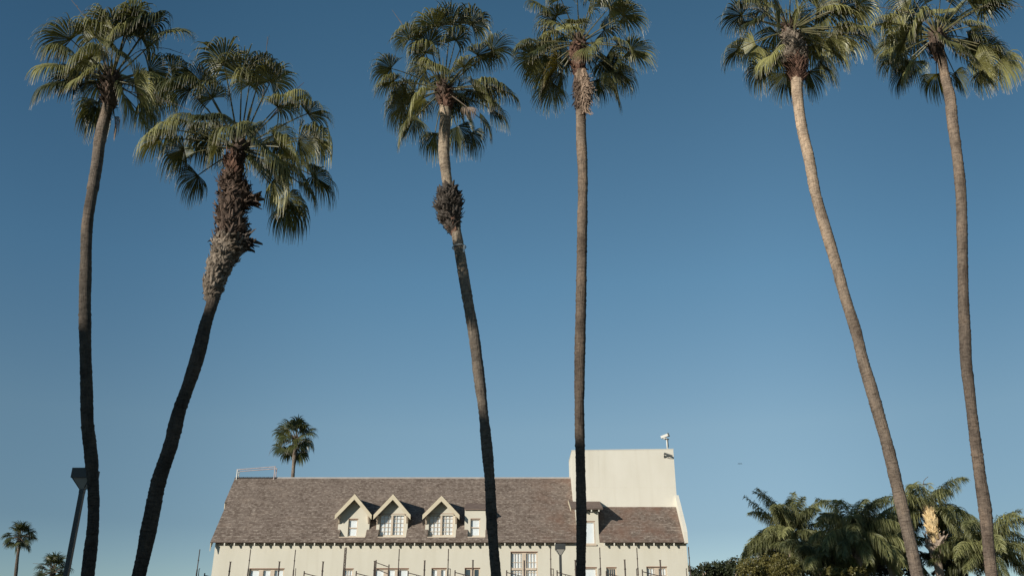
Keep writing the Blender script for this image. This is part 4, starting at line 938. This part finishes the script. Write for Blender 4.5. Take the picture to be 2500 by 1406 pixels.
boots(q, catmull(P, 10), np.interp(np.linspace(0, 1, 10), [0, .4, 1], [.06, .21, .14]), 460, .24, rng, 0, .35, up=False); q.build('flower_cluster', M['spadix'], root)
q = MB(); P = [at(2284, 1318, 45.8), at(2288, 1365, 45.8)]
boots(q, catmull(P, 6), [.30, .34, .36, .34, .28, .20], 60, .45, rng, 0, .2, up=False); q.build('leaf_bases', M['queen_bark'], root)
feather_palm('feather palm at the left of the group with one long frond reaching up left', 47, (1930, 1312), 1935, 81, 26, 2.8, (-.2, 1.3), .6, .18, None, .48, [(math.pi * .97, .85, 2.9, .12), (0.15, .85, 2.4, .15), (math.pi, .25, 3.5, .75), (math.pi * .9, .1, 3.3, .6), (.9, 1.2, 2.6, .2)])
feather_palm('bushy feather palm in the middle of the group with a bent spear leaf', 44, (2088, 1318), 2090, 82, 32, 2.6, (-.3, 1.3), .85, .18, [(2086, 1318), (2079, 1265), (2081, 1243), (2098, 1243)], .58)
feather_palm('feather palm behind the rightmost trunk, drooping towards the right edge', 45, (2405, 1345), 2420, 84, 28, 3.0, (-.3, 1.1), .6, .17, None, .55)
feather_palm('low dark feather palm at the bottom between the two right palm trunks', 48, (2345, 1378), 2350, 85, 20, 1.9, (-.1, 1.3), .45, .15, None, .4, None, .15)
feather_palm('half hidden feather palm behind the strongly leaning trunk', 49, (2170, 1345), 2172, 86, 24, 2.6, (-.2, 1.2), .7, .17, None, .55)
feather_palm('drooping feather palm low in front of the shadowed middle of the group', 45, (2000, 1372), 2002, 87, 22, 2.5, (-.2, 1.0), .7, .17, None, .55, None, .35)

# ------------------------------------------------------------------ leafy trees
def leafy(label, Y, blobs, base_px, mt, seed, n=2600, ls=.13, name='broadleaf_tree', group=None):
    rng = np.random.default_rng(seed)
    X0 = at(base_px, 1406, Y)[0]; root = thing(name, label, 'tree', (X0, Y, 0), group)
    tr_ = MB(); cs = []
    for (px, py, rp) in blobs:
        c = at(px, py, Y + rng.uniform(-.8, .8)); r_ = rp / F * depth(c); cs.append((c, r_))
    tb = np.array([X0, Y, 0.0]); fk = np.array([X0, Y, 3.2])
    tr_.tube([tb, (tb + fk) / 2 + [.08, 0, 0], fk], [.26, .2, .17], 10)
    for c, r_ in cs: tr_.tube([fk, (fk + c) / 2 + rng.normal(0, .2, 3), c], [.13, .08, .03], 6)
    tr_.build('trunk', M['queen_bark'], root, True)
    tot = sum(r_**2 for _, r_ in cs); cr = MB(); Vs = []; UV = []
    for c, r_ in cs:
        k = int(n * r_**2 / tot); nc = max(6, int(k / 26)); cc = rng.normal(0, 1, (nc, 3)); cc /= np.linalg.norm(cc, axis=1)[:, None]
        cc = c + cc * r_ * rng.uniform(.45, 1.05, (nc, 1)) * np.array([1, 1, .85])
        p = np.repeat(cc, k // nc + 1, 0); m_ = len(p); p = p + rng.normal(0, 1, (m_, 3)) * r_ * .13
        a = rng.normal(0, 1, (m_, 3)); a /= np.linalg.norm(a, axis=1)[:, None]; b = np.cross(a, rng.normal(0, 1, (m_, 3))); b /= np.linalg.norm(b, axis=1)[:, None]
        s = (ls * rng.uniform(.6, 1.3, m_))[:, None]
        Vs.append(np.stack([p - a * s * .5, p + b * s * .26, p + a * s * .5, p - b * s * .26], 1))
        tn = np.repeat(rng.uniform(0, 1, nc), k // nc + 1) * .6 + rng.uniform(0, .4, m_); u = np.zeros((m_, 4, 2)); u[..., 0] = tn[:, None]; u[..., 1] = .3; UV.append(u)
    V = np.concatenate(Vs); U = np.concatenate(UV); cr.arr(V.reshape(-1, 3), np.arange(len(V) * 4).reshape(-1, 4), U.reshape(-1, 2), 0)
    cr.build('crown', mt, root)
M['leaf_dark'] = leaf_mat('dark_leaf', (0.020, 0.028, 0.012), (0.055, 0.065, 0.025), (.1, .1, .05), 1.0, .15, .5)
M['leaf_olive'] = leaf_mat('olive_leaf', (0.09, 0.085, 0.022), (0.20, 0.17, 0.05), (.1, .1, .05), 1.0, .2, .5)
leafy('yellowish green leafy tree top below the left feather palm', 43, [(1830, 1398, 34), (1865, 1380, 30), (1900, 1378, 32), (1915, 1400, 36), (1870, 1412, 44), (1925, 1372, 16)], 1872, M['leaf_olive'], 91, 14000, .10)
leafy('dark leafy tree just right of the building end', 50, [(1700, 1402, 18), (1722, 1396, 22), (1752, 1394, 24), (1780, 1390, 26), (1800, 1384, 26), (1740, 1412, 40), (1716, 1384, 9)], 1745, M['leaf_dark'], 92, 7000, .15)
leafy('dark dense tree behind the left feather palm', 50, [(1850, 1355, 34), (1890, 1335, 44), (1935, 1345, 50), (1985, 1360, 44), (1900, 1385, 60), (1960, 1395, 60)], 1920, M['leaf_dark'], 93, 9000, .16)
leafy('olive leafy tree top under the middle feather palm', 42.5, [(2075, 1398, 18), (2100, 1394, 16), (2050, 1402, 20), (2025, 1408, 24)], 2070, M['leaf_olive'], 94, 3000, .12)
leafy('dark tree filling behind the middle feather palms', 52, [(2040, 1375, 40), (2100, 1370, 44), (2160, 1375, 44), (2210, 1375, 40), (2330, 1392, 30)], 2120, M['leaf_dark'], 95, 9000, .16)

# ------------------------------------------------------------------ bird
P = atv(1806.5, 1131.5, 70); bd = MB()
for s_ in (-1, 1): bd.arr([P, P + Vector((s_ * .09, .05, .035)), P + Vector((s_ * .2, .02, -.02)), P + Vector((s_ * .09, -.05, .03))], [(0, 1, 2, 3)])
bd.tube([P + Vector((0, -.1, -.01)), P + Vector((0, 0, 0)), P + Vector((0, .12, .0))], [.008, .032, .006], 6)
tag(bd.build('bird', M['camdark']), 'tiny dark bird gliding in the sky right of the tower', 'bird')

# ------------------------------------------------------------------ unseen building added behind the viewer, outline shaped to shade the lower trunks
ua = np.array([math.cos(R(SUN_AZ)), -math.sin(R(SUN_AZ)), 0]); ub = np.array([-math.sin(R(SUN_AZ)), -math.cos(R(SUN_AZ)), 0])
prof = [(-55, 0), (-55, 20.0), (-45, 22.8), (-30, 24.0), (-22, 24.0), (-21.3, 24.2), (-20.8, 25.0), (-18.0, 24.6), (-16.6, 23.0), (-15.2, 20.0), (-13.8, 15.0), (-13.2, 12.0), (-13.2, 0)]
org = ub * 45
stg = thing('shading_building', 'unseen barrel-roofed building added behind the viewer to shade the lower trunks', 'building', tuple(org + ua * -30))
q = MB(); q.prism([org + ua * a + np.array([0, 0, z]) for a, z in prof], ub * 40); q.build('wall', noisy('shading_building_stucco', (.42, .39, .32), (.5, .46, .39), .5), stg)
q = MB(); q.prism([org + ua * a + np.array([0, 0, z]) for a, z in ((-34, 0), (-34, 7), (-28, 7), (-28, 0))], -ub * .12); q.build('door', M['lampmetal'], stg)
print('faces', sum(len(o.data.polygons) for o in bpy.data.objects if o.type == 'MESH'), 'objects', len(bpy.data.objects))
